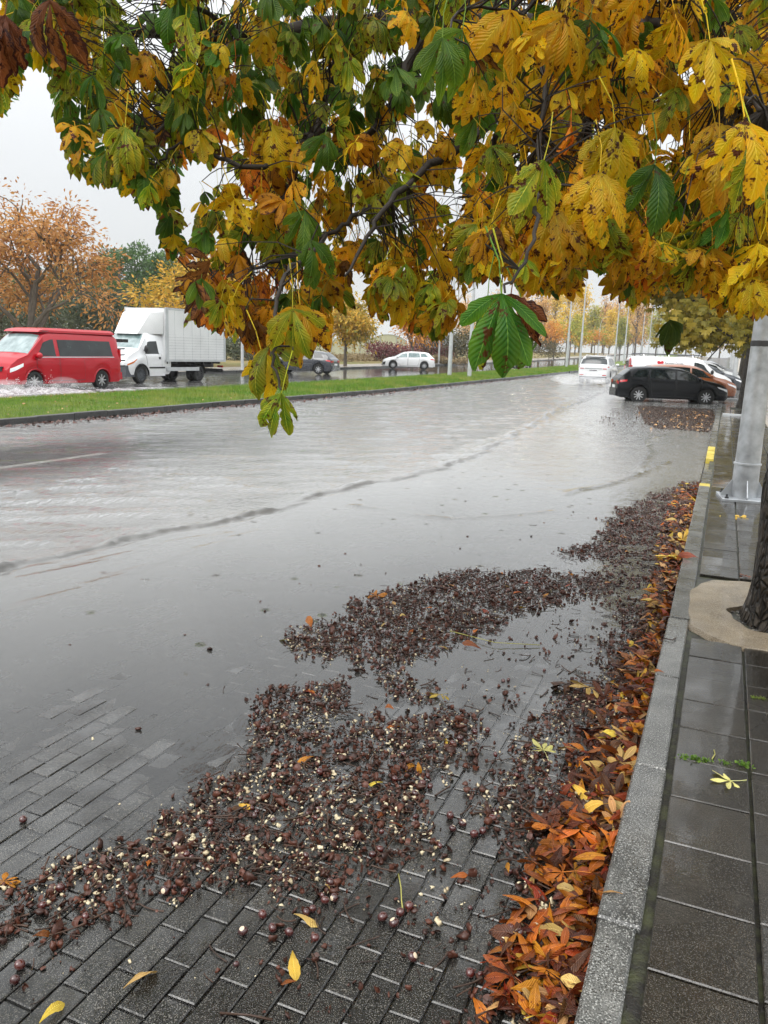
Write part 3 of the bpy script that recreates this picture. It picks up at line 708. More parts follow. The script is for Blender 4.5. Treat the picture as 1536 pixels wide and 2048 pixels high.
class Car:
    def __init__(s, name, label, cat, group, L, W, top, belt, wb, fo, rw, paint, tumble=.34, sill=.20, nose=((0, .74), (.05, .84), (.16, .93), (.45, .99), (.8, 1)), tail=((0, .86), (.06, .93), (.25, .985), (.6, 1)), flat=.02):
        s.L, s.W, s.top, s.belt, s.tumble, s.sill, s.nose, s.tail, s.flat = L, W, top, belt, tumble, sill, nose, tail, flat
        s.xf = L/2-fo; s.xr = s.xf-wb; s.rw = rw; s.ra = rw+.055; s.paint = MAT[paint]
        s.root = empty(name); tag(s.root, label, cat, group)
        xs = set(np.round(np.linspace(-L/2, L/2, 60), 3).tolist())
        for xw in (s.xf, s.xr):
            for k in range(13): xs.add(round(xw-s.ra*math.cos(math.pi*k/12), 4))
            xs.add(round(xw-s.ra-.004, 4)); xs.add(round(xw+s.ra+.004, 4))
        for x, z in top: xs.add(x)
        for q in (.03, .06, .1): xs.add(round(L/2-q, 3)); xs.add(round(-L/2+q, 3))
        xs = sorted(x for x in xs if -L/2 <= x <= L/2); mb = MB(); n = 10
        for x in xs:
            h = s.sec(x)
            mb.v += [(x, y, z) for y, z in h]+[(x, -y, z) for y, z in reversed(h[1:-1])]
        m_ = 2*n-2
        for i in range(len(xs)-1):
            for k in range(m_): mb.f.append((i*m_+k, i*m_+(k+1) % m_, (i+1)*m_+(k+1) % m_, (i+1)*m_+k))
        mb.f.append(tuple(range(m_))); b0 = (len(xs)-1)*m_; mb.f.append(tuple(b0+k for k in reversed(range(m_))))
        s.body = mb.build('body', s.paint, s.root, 38)
    def sec(s, x):
        L = s.L; zt = float(np.interp(x, [p[0] for p in s.top], [p[1] for p in s.top]))
        zl = min(float(np.interp(x, [p[0] for p in s.belt], [p[1] for p in s.belt])), zt-.03)
        w = s.W/2*float(np.interp(L/2-x, [p[0] for p in s.nose], [p[1] for p in s.nose]))
        w *= float(np.interp(x+L/2, [p[0] for p in s.tail], [p[1] for p in s.tail]))
        zb = s.sill+max(0, .09-(L/2-x))*.8+max(0, .12-(x+L/2))*.9
        for xw in (s.xf, s.xr):
            d = abs(x-xw)
            if d < s.ra: zb = max(zb, s.rw+math.sqrt(s.ra**2-d*d))
        zl = max(zl, zb+.06); zt = max(zt, zl+.03); g = zt-zl
        y6 = w*.955-s.tumble*g; 
        return [(0, zb), (w*.86, zb), (w*.965, zb+.025), (w, zb+(zl-zb)*.42), (w*.99, zl-(zl-zb)*.14), (w*.955, zl), (y6, zl+g*.86), (y6-.05-.04*g, zl+g*.965), (y6*.5, zt+s.flat*.7), (0, zt+s.flat)]
    def P(s, x, t, side=1):
        h = s.sec(x); t = max(0, min(8.9999, t)); i = int(t); f = t-i
        return Vector((x, side*(h[i][0]*(1-f)+h[i+1][0]*f), h[i][1]*(1-f)+h[i+1][1]*f))
    def patch(s, name, c, mat, side=1, nu=6, nv=5, off=.006, parent=None, across=False, thick=.012):
        """c: corners (x,t) bottom-a, bottom-b, top-b, top-a"""
        e = 2e-3; P = []
        for j in range(nv+1):
            for i in range(nu+1):
                u, v = i/nu, j/nv
                if across:
                    x = c[0][0]*(1-v)+c[3][0]*v; ww = c[0][1]*(1-v)+c[3][1]*v; q = (2*u-1)*ww; sd_ = 1 if q >= 0 else -1; t = 9-abs(q)
                else:
                    x = (c[0][0]*(1-u)+c[1][0]*u)*(1-v)+(c[3][0]*(1-u)+c[2][0]*u)*v
                    t = (c[0][1]*(1-u)+c[1][1]*u)*(1-v)+(c[3][1]*(1-u)+c[2][1]*u)*v; sd_ = side
                p = s.P(x, t, sd_); dx = s.P(min(x+e, s.L/2), t, sd_)-s.P(max(x-e, -s.L/2), t, sd_)
                tt = min(t, 8.99); dt = s.P(x, tt+.02, sd_)-s.P(x, tt-.02, sd_); n = dt.cross(dx)*sd_
                n = n.normalized() if n.length > 1e-9 else Vector((0, sd_, 0))
                P.append((p, n))
        mb = MB(); N = (nu+1)*(nv+1)
        mb.v = [tuple(p+n*off) for p, n in P]+[tuple(p+n*(off-thick)) for p, n in P]
        for j in range(nv):
            for i in range(nu):
                a = j*(nu+1)+i; mb.f.append((a, a+1, a+nu+2, a+nu+1)); 
        rim = [i for i in range(nu+1)]+[j*(nu+1)+nu for j in range(1, nv+1)]+[nv*(nu+1)+i for i in range(nu-1, -1, -1)]+[j*(nu+1) for j in range(nv-1, 0, -1)]
        for a, b_ in zip(rim, rim[1:]+rim[:1]): mb.f.append((a, b_, b_+N, a+N))
        return mb.build(name, MAT[mat] if isinstance(mat, str) else mat, parent or s.root, 40)
    def side_window(s, c, mat='car_glass', sides=(1, -1)):
        for sd_ in sides: s.patch('window', c, mat, sd_, 6, 3, .007)
    def door(s, x0, x1, x0t=None, x1t=None, handle=True, t0=2.3, ht=4.55, hx=None):
        x0t = x0 if x0t is None else x0t; x1t = x1 if x1t is None else x1t
        for sd_ in (1, -1):
            d = s.patch('door', [(x0, t0), (x1, t0), (x1t, 4.93), (x0t, 4.93)], s.paint, sd_, 6, 8, .006)
            s.patch('seam', [(x0-.013, t0-.06), (x1+.013, t0-.06), (x1t+.013, 4.99), (x0t-.013, 4.99)], 'black_plastic', sd_, 6, 8, .002, d)
            if handle:
                p = s.P(hx if hx is not None else x0+.14, ht, sd_); MB().box(p.x-.085, p.x+.085, p.y-.004*sd_-.02, p.y-.004*sd_+.02, p.z-.016, p.z+.016).build('handle', s.paint, d)
    def wheels(s, w=.205, spokes=10, rim='alloy', inset=.03):
        for x in (s.xf, s.xr):
            for sd_ in (1, -1): add_wheel(s.root, x, sd_*(s.W/2-inset-w/2), s.rw, w, spokes, rim, sd_)
        MB().tube([(s.xf, -s.W/2+.3, s.rw), (s.xf, s.W/2-.3, s.rw)], .04, 8).build('axle', MAT['dark_steel'], s.root)
        MB().tube([(s.xr, -s.W/2+.3, s.rw), (s.xr, s.W/2-.3, s.rw)], .04, 8).build('axle', MAT['dark_steel'], s.root)
    def box(s, name, x0, x1, y0, y1, z0, z1, mat, both=False, top=1.0, parent=None):
        for sd_ in ((1, -1) if both else (1,)):
            a, b_ = sorted((y0*sd_, y1*sd_)); MB().box(x0, x1, a, b_, z0, z1, None, top).build(name, MAT[mat] if isinstance(mat, str) else mat, parent or s.root)
    def mirror(s, x, z, mat=None, r=(.07, .11, .075)):
        for sd_ in (1, -1):
            y = s.P(x, 5, sd_).y
            mb = MB().ball((x, y+sd_*.10, z), r, 10, 8); mb.box(x-.03, x+.03, min(y-sd_*.03, y+sd_*.1), max(y-sd_*.03, y+sd_*.1), z-.05, z-.02)
            mb.build('mirror', mat or s.paint, s.root)
    def arches(s, mat='rubber', th=.035):
        for xw in (s.xf, s.xr):
            for sd_ in (1, -1):
                mb = MB(); pts = []
                for k in range(15):
                    a = math.pi*(k/14); x = xw-(s.ra+.012)*math.cos(a); z = s.rw+(s.ra+.012)*math.sin(a)
                    if z < s.sill: continue
                    h = s.sec(x-.0); pts.append(Vector((x, sd_*(s.W/2*.985), z)))
                mb.tube(pts, th/2, 6); mb.build('wheel_arch', MAT[mat] if isinstance(mat, str) else mat, s.root)
    def well(s):                                    # dark liner closes the arch
        mb = MB()
        for xw in (s.xf, s.xr): mb.box(xw-s.ra+.02, xw+s.ra-.02, -s.W/2+.30, s.W/2-.30, s.sill, s.rw+s.ra-.03)
        mb.build('wheel_well', MAT['black_plastic'], s.root)
    def place(s, x, y, heading, z=None):
        s.root.location = (x, y, hgt(y) if z is None else z); s.root.rotation_euler = (0, 0, heading); return s

def hatch(name, label, cat, paint, kind='hatch', group=None, spokes=9, glass='car_glass'):
    top = [(-2.14, .80), (-2.09, .95), (-1.99, 1.04), (-1.66, 1.33), (-1.45, 1.385), (-.9, 1.42), (-.2, 1.43), (.3, 1.38), (.55, 1.30), (1.16, .98), (1.6, .90), (1.93, .78), (2.08, .68), (2.14, .58)]
    c = Car(name, label, cat, group, 4.28, 1.77, top, [(-2.14, .88), (-1.0, .97), (1.1, .90), (2.14, .62)], 2.58, .86, .315, paint)
    c.side_window([(.12, 5.07), (1.0, 5.1), (.60, 5.9), (.12, 5.92)], glass)                 # front
    c.side_window([(-.93, 5.07), (.04, 5.07), (.04, 5.92), (-.88, 5.92)], glass)
    c.side_window([(-1.62, 5.25), (-1.0, 5.12), (-.96, 5.92), (-1.38, 5.88)], glass)
    c.patch('windscreen', [(1.13, 2.35), (1.13, 2.35), (.42, 2.3), (.42, 2.3)], glass, nu=10, nv=5, across=True)
    c.patch('rear_window', [(-1.97, 2.35), (-1.97, 2.35), (-1.62, 2.2), (-1.62, 2.2)], glass, nu=10, nv=4, across=True)
    c.door(.10, 1.08, .08, 1.0); c.door(-.78, .06, -.93, .05, hx=-.72)
    c.patch('headlight', [(1.72, 4.2), (2.08, 3.8), (2.06, 4.9), (1.66, 4.95)], 'lamp_clear', 1, 5, 3, .006); c.patch('headlight', [(1.72, 4.2), (2.08, 3.8), (2.06, 4.9), (1.66, 4.95)], 'lamp_clear', -1, 5, 3, .006)
    for sd_ in (1, -1): c.patch('tail_light', [(-2.125, 3.9), (-1.80, 4.25), (-1.78, 4.95), (-2.12, 4.9)], 'tail_red', sd_, 5, 3, .008)
    for sd_ in (1, -1): c.box('tail_light', -2.155, -2.13, sd_*.42, sd_*.74, .74, .87, 'tail_red')
    c.box('front_grille', 2.12, 2.15, -.32, .32, .36, .60, 'black_plastic'); c.box('number_plate', 2.15, 2.165, -.26, .26, .38, .48, 'plate_white')
    c.box('number_plate', -2.162, -2.145, -.26, .26, .56, .67, 'plate_white')
    c.box('rear_bumper', -2.19, -2.05, -.72, .72, .26, .54, paint if False else c.paint, top=.97)
    c.box('door_mirror_base', .93, .99, .80, .86, .93, .97, 'black_plastic', True)
    c.mirror(.95, 1.0); c.well(); c.wheels(.205, spokes)
    c.box('exhaust_pipe', -2.22, -2.0, .42, .48, .22, .27, 'chrome')
    p = c.P(-1.35, 6.6)
    return c
def rails(c, x0, x1, y, z, mat='dark_steel', n=2):
    for sd_ in (1, -1):
        mb = MB().tube([(x0, sd_*y, z-.05), (x0+.08, sd_*y, z), (x1-.08, sd_*y, z), (x1, sd_*y, z-.05)], .018, 8); mb.build('roof_rail', MAT[mat], c.root)

# black hatchback parked nose to the kerb, nearest of the row
PH = rad(17)
def parked(c, px, depth, heading=PH, dz=0):
    p = at(px, depth); c.place(p.x, p.y, heading, hgt(p.y)+dz); return c
c = hatch('parked_car', 'black five door hatchback parked nose to the kerb nearest the camera', 'car', 'black_paint', spokes=9)
parked(c, 1344, 31.6, PH, -.06)
# copper coloured car behind it
c = hatch('parked_car', 'copper brown hatchback parked directly behind the black hatchback', 'car', 'copper_paint', spokes=7)
c.root.scale = (1.0, 1.0, 1.08); parked(c, 1374, 35.6, PH, -.10)

# white panel van ----------------------------------------------------------
def panel_van(name, label, paint, cat='van', windows=False, group=None, L=4.95, W=1.92, H=1.90, extras=True):
    q = H/1.9
    if windows:
        top = [(-2.45, 1.55*q), (-2.40, 1.80*q), (-2.25, 1.88*q), (0, 1.90*q), (.75, 1.885*q), (1.02, 1.80*q), (1.72, 1.17*q), (2.1, 1.04*q), (2.32, .90), (2.45, .70)]
    else:
        top = [(-2.475, 1.70*q), (-2.43, 1.83*q), (-2.3, 1.87*q), (0, 1.90*q), (.65, 1.88*q), (.92, 1.80*q), (1.62, 1.22*q), (2.05, 1.08*q), (2.34, .90), (2.475, .66)]
    c = Car(name, label, cat, group, L, W, top, [(-2.5, 1.12), (1.2, 1.10), (1.7, 1.02), (2.45, .74)], 3.0 if windows else 3.1, .92, .335, paint, tumble=.16, sill=.24,
            nose=((0, .78), (.06, .87), (.2, .94), (.5, .99), (.9, 1)), tail=((0, .93), (.05, .97), (.15, .995), (.4, 1)))
    return c
c = panel_van('parked_van', 'white tradesman van with roof bars and red heart logo parked among cars', 'white_paint')
c.side_window([(.52, 5.05), (1.40, 5.08), (.98, 5.80), (.52, 5.84)])
c.patch('windscreen', [(1.60, 2.3), (1.60, 2.3), (.98, 2.25), (.98, 2.25)], 'car_glass', nu=10, nv=5, across=True)
c.door(.45, 1.42, .45, 1.38, hx=.58); c.door(-1.0, .40, -1.0, .40, hx=.2)
for sd_ in (1, -1):
    c.patch('headlight', [(1.95, 4.2), (2.40, 3.9), (2.38, 4.85), (1.9, 4.9)], 'lamp_clear', sd_, 5, 3, .007)
    c.box('tail_light', -2.50, -2.44, sd_*.80, sd_*.92, .95, 1.45, 'tail_red')
c.box('front_bumper', 2.30, 2.50, -.74, .74, .28, .56, 'black_plastic', top=.96); c.box('front_grille', 2.44, 2.49, -.45, .45, .62, .72, 'black_plastic')
c.box('rear_bumper', -2.53, -2.40, -.88, .88, .30, .52, 'grey_plastic'); c.box('rear_window', -2.492, -2.47, .10, .72, 1.18, 1.62, 'car_glass', True)
c.box('number_plate', -2.50, -2.475, -.55, -.05, .78, .89, 'plate_white')
c.mirror(1.36, 1.22, MAT['black_plastic'], (.07, .12, .12)); c.well(); c.wheels(.215, 14, 'grey_plastic')
for x in (-1.9, -.7, .45):
    mb = MB().tube([(x, -.74, 1.88), (x, -.70, 1.98), (x, .70, 1.98), (x, .74, 1.88)], .018, 8); mb.build('roof_bar', MAT['chrome'], c.root)
for sd_ in (1, -1):
    mb = MB().tube([(-2.25, sd_*.66, 1.98), (-2.15, sd_*.66, 2.01), (.75, sd_*.66, 2.01), (.9, sd_*.66, 1.95)], .025, 8); mb.build('roof_rail', MAT['grey_plastic'], c.root)
def text_mesh(name, s_, size, M, mat, parent, ext=.003):
    cu = bpy.data.curves.new(name, 'FONT'); cu.body = s_; cu.size = size; cu.extrude = ext; cu.align_x = 'CENTER'; cu.align_y = 'CENTER'
    to = bpy.data.objects.new(name, cu); col.objects.link(to); dg = bpy.context.evaluated_depsgraph_get()
    me = bpy.data.meshes.new_from_object(to.evaluated_get(dg)); bpy.data.objects.remove(to); bpy.data.curves.remove(cu)
    me.transform(M); me.materials.clear(); o = link(name, me, MAT[mat], parent); return o
sidey = -(c.P(-.8, 5.3, -1).y*-1)
def side_M(x, z, t, side=-1):                    # text plane lying on the flank of a car
    p = c.P(x, t, side); tilt = math.atan(c.tumble)
    return Matrix.Translation((x, p.y+side*.010, p.z)) @ Matrix.Rotation(rad(90)-tilt, 4, 'X')
text_mesh('lettering', 'Saunier Duval', .155, side_M(-.45, 0, 5.70), 'ink_dark', c.root)
M = side_M(-1.10, 0, 5.70); mb = MB()
hp = [(.16*math.sin(t)**3, .145*math.cos(t)*.9-.055*math.cos(2*t)-.02*math.cos(3*t)) for t in [2*math.pi*k/24 for k in range(24)]]
mb.add([M @ Vector((x, y, .0)) for x, y in hp]+[M @ Vector((x, y, .004)) for x, y in hp], [tuple(range(24, 48))]+[(k, (k+1) % 24, 24+(k+1) % 24, 24+k) for k in range(24)])
mb.build('heart_logo', MAT['ink_red'], c.root)
# red round emblem on the rear doors
M = Matrix.Translation((-2.495, -.50, 1.53)) @ Matrix.Rotation(-math.pi/2, 4, 'Z') @ Matrix.Rotation(math.pi/2, 4, 'X')
mb = MB(); pts = [(.24*math.cos(2*math.pi*k/24), .26*math.sin(2*math.pi*k/24)) for k in range(24)]
mb.add([M @ Vector((x, y, 0)) for x, y in pts]+[M @ Vector((x, y, .006)) for x, y in pts], [tuple(range(24, 48))]+[(k, (k+1) % 24, 24+(k+1) % 24, 24+k) for k in range(24)])
mb.build('round_emblem', MAT['ink_red'], c.root)
mb = MB()
for k, w in enumerate((.2, .14, .2)): mb.box(-.5*w, .5*w, .09-.085*k, .12-.085*k, .006, .012, M)
mb.build('emblem_lines', MAT['plate_white'], c.root)
mb = MB(); M2 = M @ Matrix.Translation((-.72, 0, 0))
for k, w in enumerate((.34, .40, .3)): mb.box(-.5*w, .5*w, .10-.10*k, .13-.10*k, .0, .006, M2)
mb.build('faint_print', MAT['ink_grey'], c.root)
parked(c, 1361, 39.5, PH, -.14)
# further cars of the row
c = hatch('parked_car', 'dark car parked beyond the white tradesman van, bonnet showing', 'car', 'dark_grey_paint'); parked(c, 1405, 44, PH, -.12); c.root.scale = (1, 1, 1.08)
c = hatch('parked_car', 'white car parked beyond the dark bonnet, first white car of the far row', 'car', 'white_paint'); parked(c, 1409, 49, PH, -.08); c.root.scale = (1, 1, 1.12)
c = hatch('parked_car', 'silver car farthest along the kerbside parking row', 'car', 'silver_paint'); parked(c, 1415, 55, PH, .10)

# white SUV driving away through spray --------------------------------------
top = [(-2.24, .98), (-2.20, 1.08), (-2.12, 1.14), (-1.86, 1.52), (-1.70, 1.61), (-1.2, 1.655), (-.2, 1.67), (.35, 1.60), (.62, 1.50), (1.22, 1.10), (1.7, 1.04), (2.05, .92), (2.24, .72)]
c = Car('moving_car', 'white sport utility car driving away on the flooded road, raising spray', 'car', None, 4.48, 1.86, top, [(-2.3, 1.05), (1.1, 1.02), (2.3, .8)], 2.67, .92, .36, 'white_paint', tumble=.30, sill=.28)
c.side_window([(.12, 5.07), (1.02, 5.1), (.66, 5.88), (.12, 5.92)]); c.side_window([(-.93, 5.07), (.04, 5.07), (.04, 5.92), (-.88, 5.92)]); c.side_window([(-1.75, 5.2), (-1.0, 5.1), (-.96, 5.92), (-1.55, 5.88)])
c.patch('windscreen', [(1.18, 2.35), (1.18, 2.35), (.55, 2.3), (.55, 2.3)], 'car_glass', nu=10, nv=5, across=True)
c.patch('rear_window', [(-2.11, 2.45), (-2.11, 2.45), (-1.84, 2.3), (-1.84, 2.3)], 'car_glass', nu=12, nv=4, across=True)
c.door(.10, 1.08); c.door(-.80, .06, -.9, .05, hx=-.72)
for sd_ in (1, -1):
    c.patch('tail_light', [(-2.21, 4.3), (-1.92, 4.55), (-1.92, 4.95), (-2.20, 4.95)], 'tail_red', sd_, 5, 3, .008)
    c.box('tail_light', -2.262, -2.235, sd_*.56, sd_*.78, .885, .92, 'tail_red'); c.box('reflector', -2.30, -2.27, sd_*.55, sd_*.78, .50, .545, 'tail_red')
    c.patch('headlight', [(1.8, 4.3), (2.18, 3.9), (2.16, 4.9), (1.75, 4.95)], 'lamp_clear', sd_, 5, 3, .006)
c.box('light_bar', -2.258, -2.235, -.50, .50, .895, .915, 'grey_plastic'); c.box('number_plate', -2.262, -2.24, -.27, .27, .74, .86, 'plate_white')
c.box('plate_text', -2.268, -2.262, -.22, .22, .775, .825, 'ink_grey')
c.box('rear_bumper', -2.29, -2.15, -.82, .82, .44, .66, c.paint, top=.97); c.box('bumper_valance', -2.27, -2.05, -.80, .80, .26, .44, 'grey_plastic'); c.box('exhaust_pipe', -2.285, -2.2, .5, .72, .33, .38, 'chrome', True)
c.box('roof_spoiler', -1.95, -1.62, -.60, .60, 1.60, 1.64, c.paint); rails(c, -1.4, .3, .60, 1.71, 'chrome')
c.mirror(.98, 1.14); c.well(); c.wheels(.22, 10)
p = at(1201, 49.0); c.place(p.x, p.y, rad(90), hgt(p.y)); suv_p = Vector((p.x, p.y, 0))

# dark hatchback and white hatchback across the road --------------------------
c = hatch('parked_car', 'dark grey hatchback across the road behind the hanging leaves', 'car', 'dark_grey_paint', spokes=8, glass='car_glass')
p = at(607, 49.6); c.place(p.x, p.y, rad(188), hgt(p.y)+.005)
for sd_ in (1, -1): c.patch('side_strip', [(-.9, 3.25), (.95, 3.25), (.95, 3.4), (-.9, 3.4)], 'grey_plastic', sd_, 6, 1, .012)
c = hatch('moving_car', 'white hatchback on the far side of the road by the kerb', 'car', 'white_paint', spokes=10, glass='pale_glass')
c.patch('side_grille', [(1.95, 2.6), (2.1, 2.6), (2.1, 3.7), (1.9, 3.9)], 'black_plastic', 1, 4, 3, .01)
c.box('lower_intake', 2.10, 2.17, -.6, .6, .26, .42, 'black_plastic')
p = at(817, 65.6); c.place(p.x, p.y, rad(205), hgt(p.y)+.02)
# oncoming car with headlights on
c = hatch('moving_car', 'dark oncoming car in the distance with its headlights lit', 'car', 'dark_grey_paint')
for sd_ in (1, -1): MB().ball((2.13, sd_*.62, .66), (.05, .12, .08), 10, 6).build('lit_headlight', MAT['headlamp_lit'], c.root)
p = at(1046, 90); c.place(p.x, p.y, rad(-84), hgt(p.y)+.02)

# red camper van in the flood ------------------------------------------------
c = panel_van('moving_van', 'red camper van driving through the flood with a bike rack behind', 'red_paint', windows=True, L=4.9, H=1.96)
c.side_window([(.60, 5.05), (1.46, 5.1), (1.08, 5.74), (.62, 5.80)]); c.side_window([(-2.05, 5.06), (.44, 5.05), (.46, 5.78), (-1.98, 5.78)])
for sd_ in (1, -1): c.patch('trim_strip', [(-2.1, 4.97), (1.5, 4.97), (1.5, 5.03), (-2.1, 5.03)], 'chrome', sd_, 20, 1, .010)
c.patch('windscreen', [(1.70, 2.35), (1.70, 2.35), (1.06, 2.3), (1.06, 2.3)], 'pale_glass', nu=10, nv=5, across=True)
c.patch('rear_window', [(-2.44, 2.3), (-2.44, 2.3), (-2.42, 2.3), (-2.42, 2.3)], 'car_glass', nu=8, nv=2, across=True)
c.box('rear_window', -2.475, -2.44, -.62, .62, 1.15, 1.55, 'car_glass')
c.door(.52, 1.42, .50, 1.46, hx=.66); c.door(-.62, .46, -.62, .44, hx=.34)
for sd_ in (1, -1):
    c.patch('side_crease', [(-2.3, 4.45), (1.9, 4.5), (1.9, 4.53), (-2.3, 4.48)], 'tail_red', sd_, 20, 1, .009)
    c.patch('headlight', [(1.98, 4.0), (2.40, 3.75), (2.38, 4.75), (1.95, 4.9)], 'lamp_clear', sd_, 5, 3, .008)
    c.box('tail_light', -2.48, -2.42, sd_*.78, sd_*.90, .95, 1.40, 'tail_red')
c.box('front_grille', 2.40, 2.48, -.55, .55, .66, .80, 'black_plastic'); c.box('lower_grille', 2.38, 2.47, -.62, .62, .34, .46, 'black_plastic')
c.box('front_bumper', 2.30, 2.475, -.78, .78, .26, .62, c.paint, top=.97); c.box('rear_bumper', -2.55, -2.38, -.88, .88, .34, .60, c.paint, top=.98)
c.mirror(1.40, 1.16, None, (.09, .13, .10)); c.well(); c.wheels(.22, 8); c.arches(c.paint, .05)
mb = MB()                                          # pop-up roof shell
vs = []
for z, e, x0, x1 in ((1.90, 0, -2.30, 1.15), (1.97, .02, -2.26, 1.05), (2.04, .10, -2.18, .70), (2.05, .45, -2.1, .5)):
    w = .80-e; vs += [Vector((x0, -w, z)), Vector((x1, -w*.95, z)), Vector((x1, w*.95, z)), Vector((x0, w, z))]
mb.add(vs, [(12, 13, 14, 15)]+[(l*4+i, l*4+(i+1) % 4, l*4+4+(i+1) % 4, l*4+4+i) for l in range(3) for i in range(4)])
mb.build('pop_up_roof', c.paint, c.root, 25)
mb = MB().tube([(-2.2, -.72, 1.93), (1.0, -.74, 1.93)], .02, 6).tube([(-2.2, .72, 1.93), (1.0, .74, 1.93)], .02, 6); mb.build('roof_gutter', MAT['black_plastic'], c.root)
mb = MB()                                          # bike carrier on the tailgate
for sd_ in (1, -1):
    mb.tube([(-2.46, sd_*.38, .62), (-2.56, sd_*.38, .7), (-2.56, sd_*.38, 1.72), (-2.44, sd_*.38, 1.86)], .02, 8)
    for z in (1.72,): mb.tube([(-2.56, sd_*.38, z), (-2.95, sd_*.38, z+.03)], .02, 8)
for z in (.80, 1.0, 1.2, 1.42): mb.tube([(-2.57, -.62, z), (-2.57, .62, z)], .014, 8).tube([(-2.57, .60, z), (-3.02, .60, z+.01)], .026, 8).tube([(-2.57, -.60, z), (-3.02, -.60, z+.01)], .026, 8)
mb.box(-3.0, -2.80, -.60, -.30, 1.68, 1.78); mb.box(-3.1, -2.80, .35, .72, 1.66, 1.78)
mb.build('bike_rack', MAT['black_plastic'], c.root)
vp = at(98, 26.8); c.place(vp.x, vp.y, rad(-90), -.02); van_p = Vector((vp.x, vp.y, 0))

# white box truck ---------------------------------------------------------------
top = [(-1.20, 2.05), (-.1, 2.10), (.10, 2.02), (.62, 1.42), (.95, 1.28), (1.22, 1.10), (1.36, .84)]
c = Car('box_truck', 'white box truck with wind deflector stopped in the water behind the van', 'truck', None, 2.72, 2.0, [(x, z) for x, z in top], [(-1.36, 1.28), (.4, 1.20), (.62, 1.12), (1.36, .86)], 9.0, .84, .36, 'white_paint', tumble=.14, sill=.34,
        nose=((0, .80), (.06, .88), (.2, .95), (.5, 1)), tail=((0, 1), (.1, 1)))
c.side_window([(-.62, 4.75), (.26, 5.02), (.02, 5.66), (-.55, 5.70)], 'car_glass')
c.patch('windscreen', [(.60, 2.35), (.60, 2.35), (.10, 2.3), (.10, 2.3)], 'pale_glass', nu=10, nv=5, across=True)
c.door(-.75, .12, -.75, .30, t0=2.4, hx=-.62)
for sd_ in (1, -1):
    c.patch('headlight', [(.78, 4.15), (1.28, 3.95), (1.24, 4.9), (.90, 5.0)], 'lamp_clear', sd_, 5, 3, .008)
    c.patch('indicator', [(.80, 3.85), (1.28, 3.7), (1.28, 3.95), (.80, 4.12)], 'amber', sd_, 5, 1, .008)
    c.box('door_handle', -.68, -.56, sd_*.97, sd_*1.01, 1.0, 1.10, 'black_plastic')
    c.box('step', -.95, .05, sd_*.92, sd_*1.0, .30, .60, c.paint); c.box('side_strip', -.95, .06, sd_*.97, sd_*1.012, .62, .68, 'black_plastic')
c.box('front_bumper', .88, 1.42, -.93, .93, .28, .74, 'grey_plastic', top=.97); c.box('front_grille', 1.2, 1.38, -.45, .45, .80, .98, 'black_plastic')
c.mirror(.30, 1.40, MAT['black_plastic'], (.06, .10, .17)); c.xr = c.xf; c.arches('black_plastic', .07)
for sd_ in (1, -1): add_wheel(c.root, c.xf, sd_*.84, .36, .22, 16, 'grey_plastic', sd_)
xr_ = c.xf-3.95
for sd_ in (1, -1): add_wheel(c.root, xr_, sd_*.86, .36, .24, 14, 'dark_steel', sd_); add_wheel(c.root, xr_, sd_*.58, .36, .22, 14, 'dark_steel', sd_)
bx1, bx0 = -.95, -5.35                               # cargo box
by, bz0, bz1 = 1.08, .92, 3.14
bx = MB().box(bx0, bx1, -by, by, bz0, bz1).build('cargo_box', MAT['lamp_post_paint'], c.root)
for sd_ in (1, -1): MB().box(bx0+.13, bx1-.15, *sorted((sd_*by, sd_*(by+.010))), bz0+1.13, bz1-.07).build('side_panel', MAT['box_panel'], c.root)
MB().box(bx1, bx1+.012, -by+.04, by-.04, bz0+.05, bz1-.03).build('front_panel', MAT['box_panel'], c.root)
for sd_ in (1, -1):
    for x0, x1 in ((bx0, bx0+.13), (bx1-.16, bx1+.01)): MB().box(x0-.008, x1, *sorted((sd_*(by-.02), sd_*(by+.02))), bz0-.02, bz1+.03).build('corner_post', MAT['lamp_post_paint'], c.root)
    MB().box(bx0+.12, bx1-.15, *sorted((sd_*(by-.02), sd_*(by+.016))), bz1-.07, bz1+.025).build('top_rail', MAT['lamp_post_paint'], c.root)
    MB().box(bx0+.12, bx1-.15, *sorted((sd_*(by-.02), sd_*(by+.016))), bz0-.02, bz0+.07).build('bottom_rail', MAT['lamp_post_paint'], c.root)
    n = 9
    for k in range(n):                               # horizontal planks in the lower half
        z0 = bz0+.075+k*.118
        MB().slab(bx0+.135, bx1-.165, 0, .118-.012, 0, .014, .004, Matrix.Translation((0, sd_*(by), z0)) @ Matrix(((1, 0, 0, 0), (0, 0, sd_, 0), (0, 1, 0, 0), (0, 0, 0, 1)))).build('side_plank', MAT['box_panel'], c.root)
    for k in range(7): x = bx0+.14+k*.61; MB().box(x, x+.012, *sorted((sd_*by, sd_*(by+.017))), bz0+.07, bz1-.08).build('rib', MAT['lamp_post_paint'], c.root)
vs = [Vector(v) for v in ((.30, -.60, 2.02), (.30, .60, 2.02), (-.90, -.98, 2.05), (-.90, .98, 2.05), (-.42, -.72, 2.92), (-.42, .72, 2.92), (-.93, -.98, 2.98), (-.93, .98, 2.98), (-.60, -.95, 2.45), (-.60, .95, 2.45))]
MB().add(vs, [(0, 1, 5, 4), (4, 5, 7, 6), (0, 4, 8), (8, 4, 6), (0, 8, 2), (8, 6, 2), (1, 9, 5), (9, 7, 5), (1, 3, 9), (9, 3, 7), (2, 6, 7, 3), (0, 2, 3, 1)]).build('wind_deflector', MAT['box_panel'], c.root, 30)
mb = MB(); 
for sd_ in (1, -1): mb.box(bx0+.1, -.6, sd_*.42-.05, sd_*.42+.05, .62, .84)
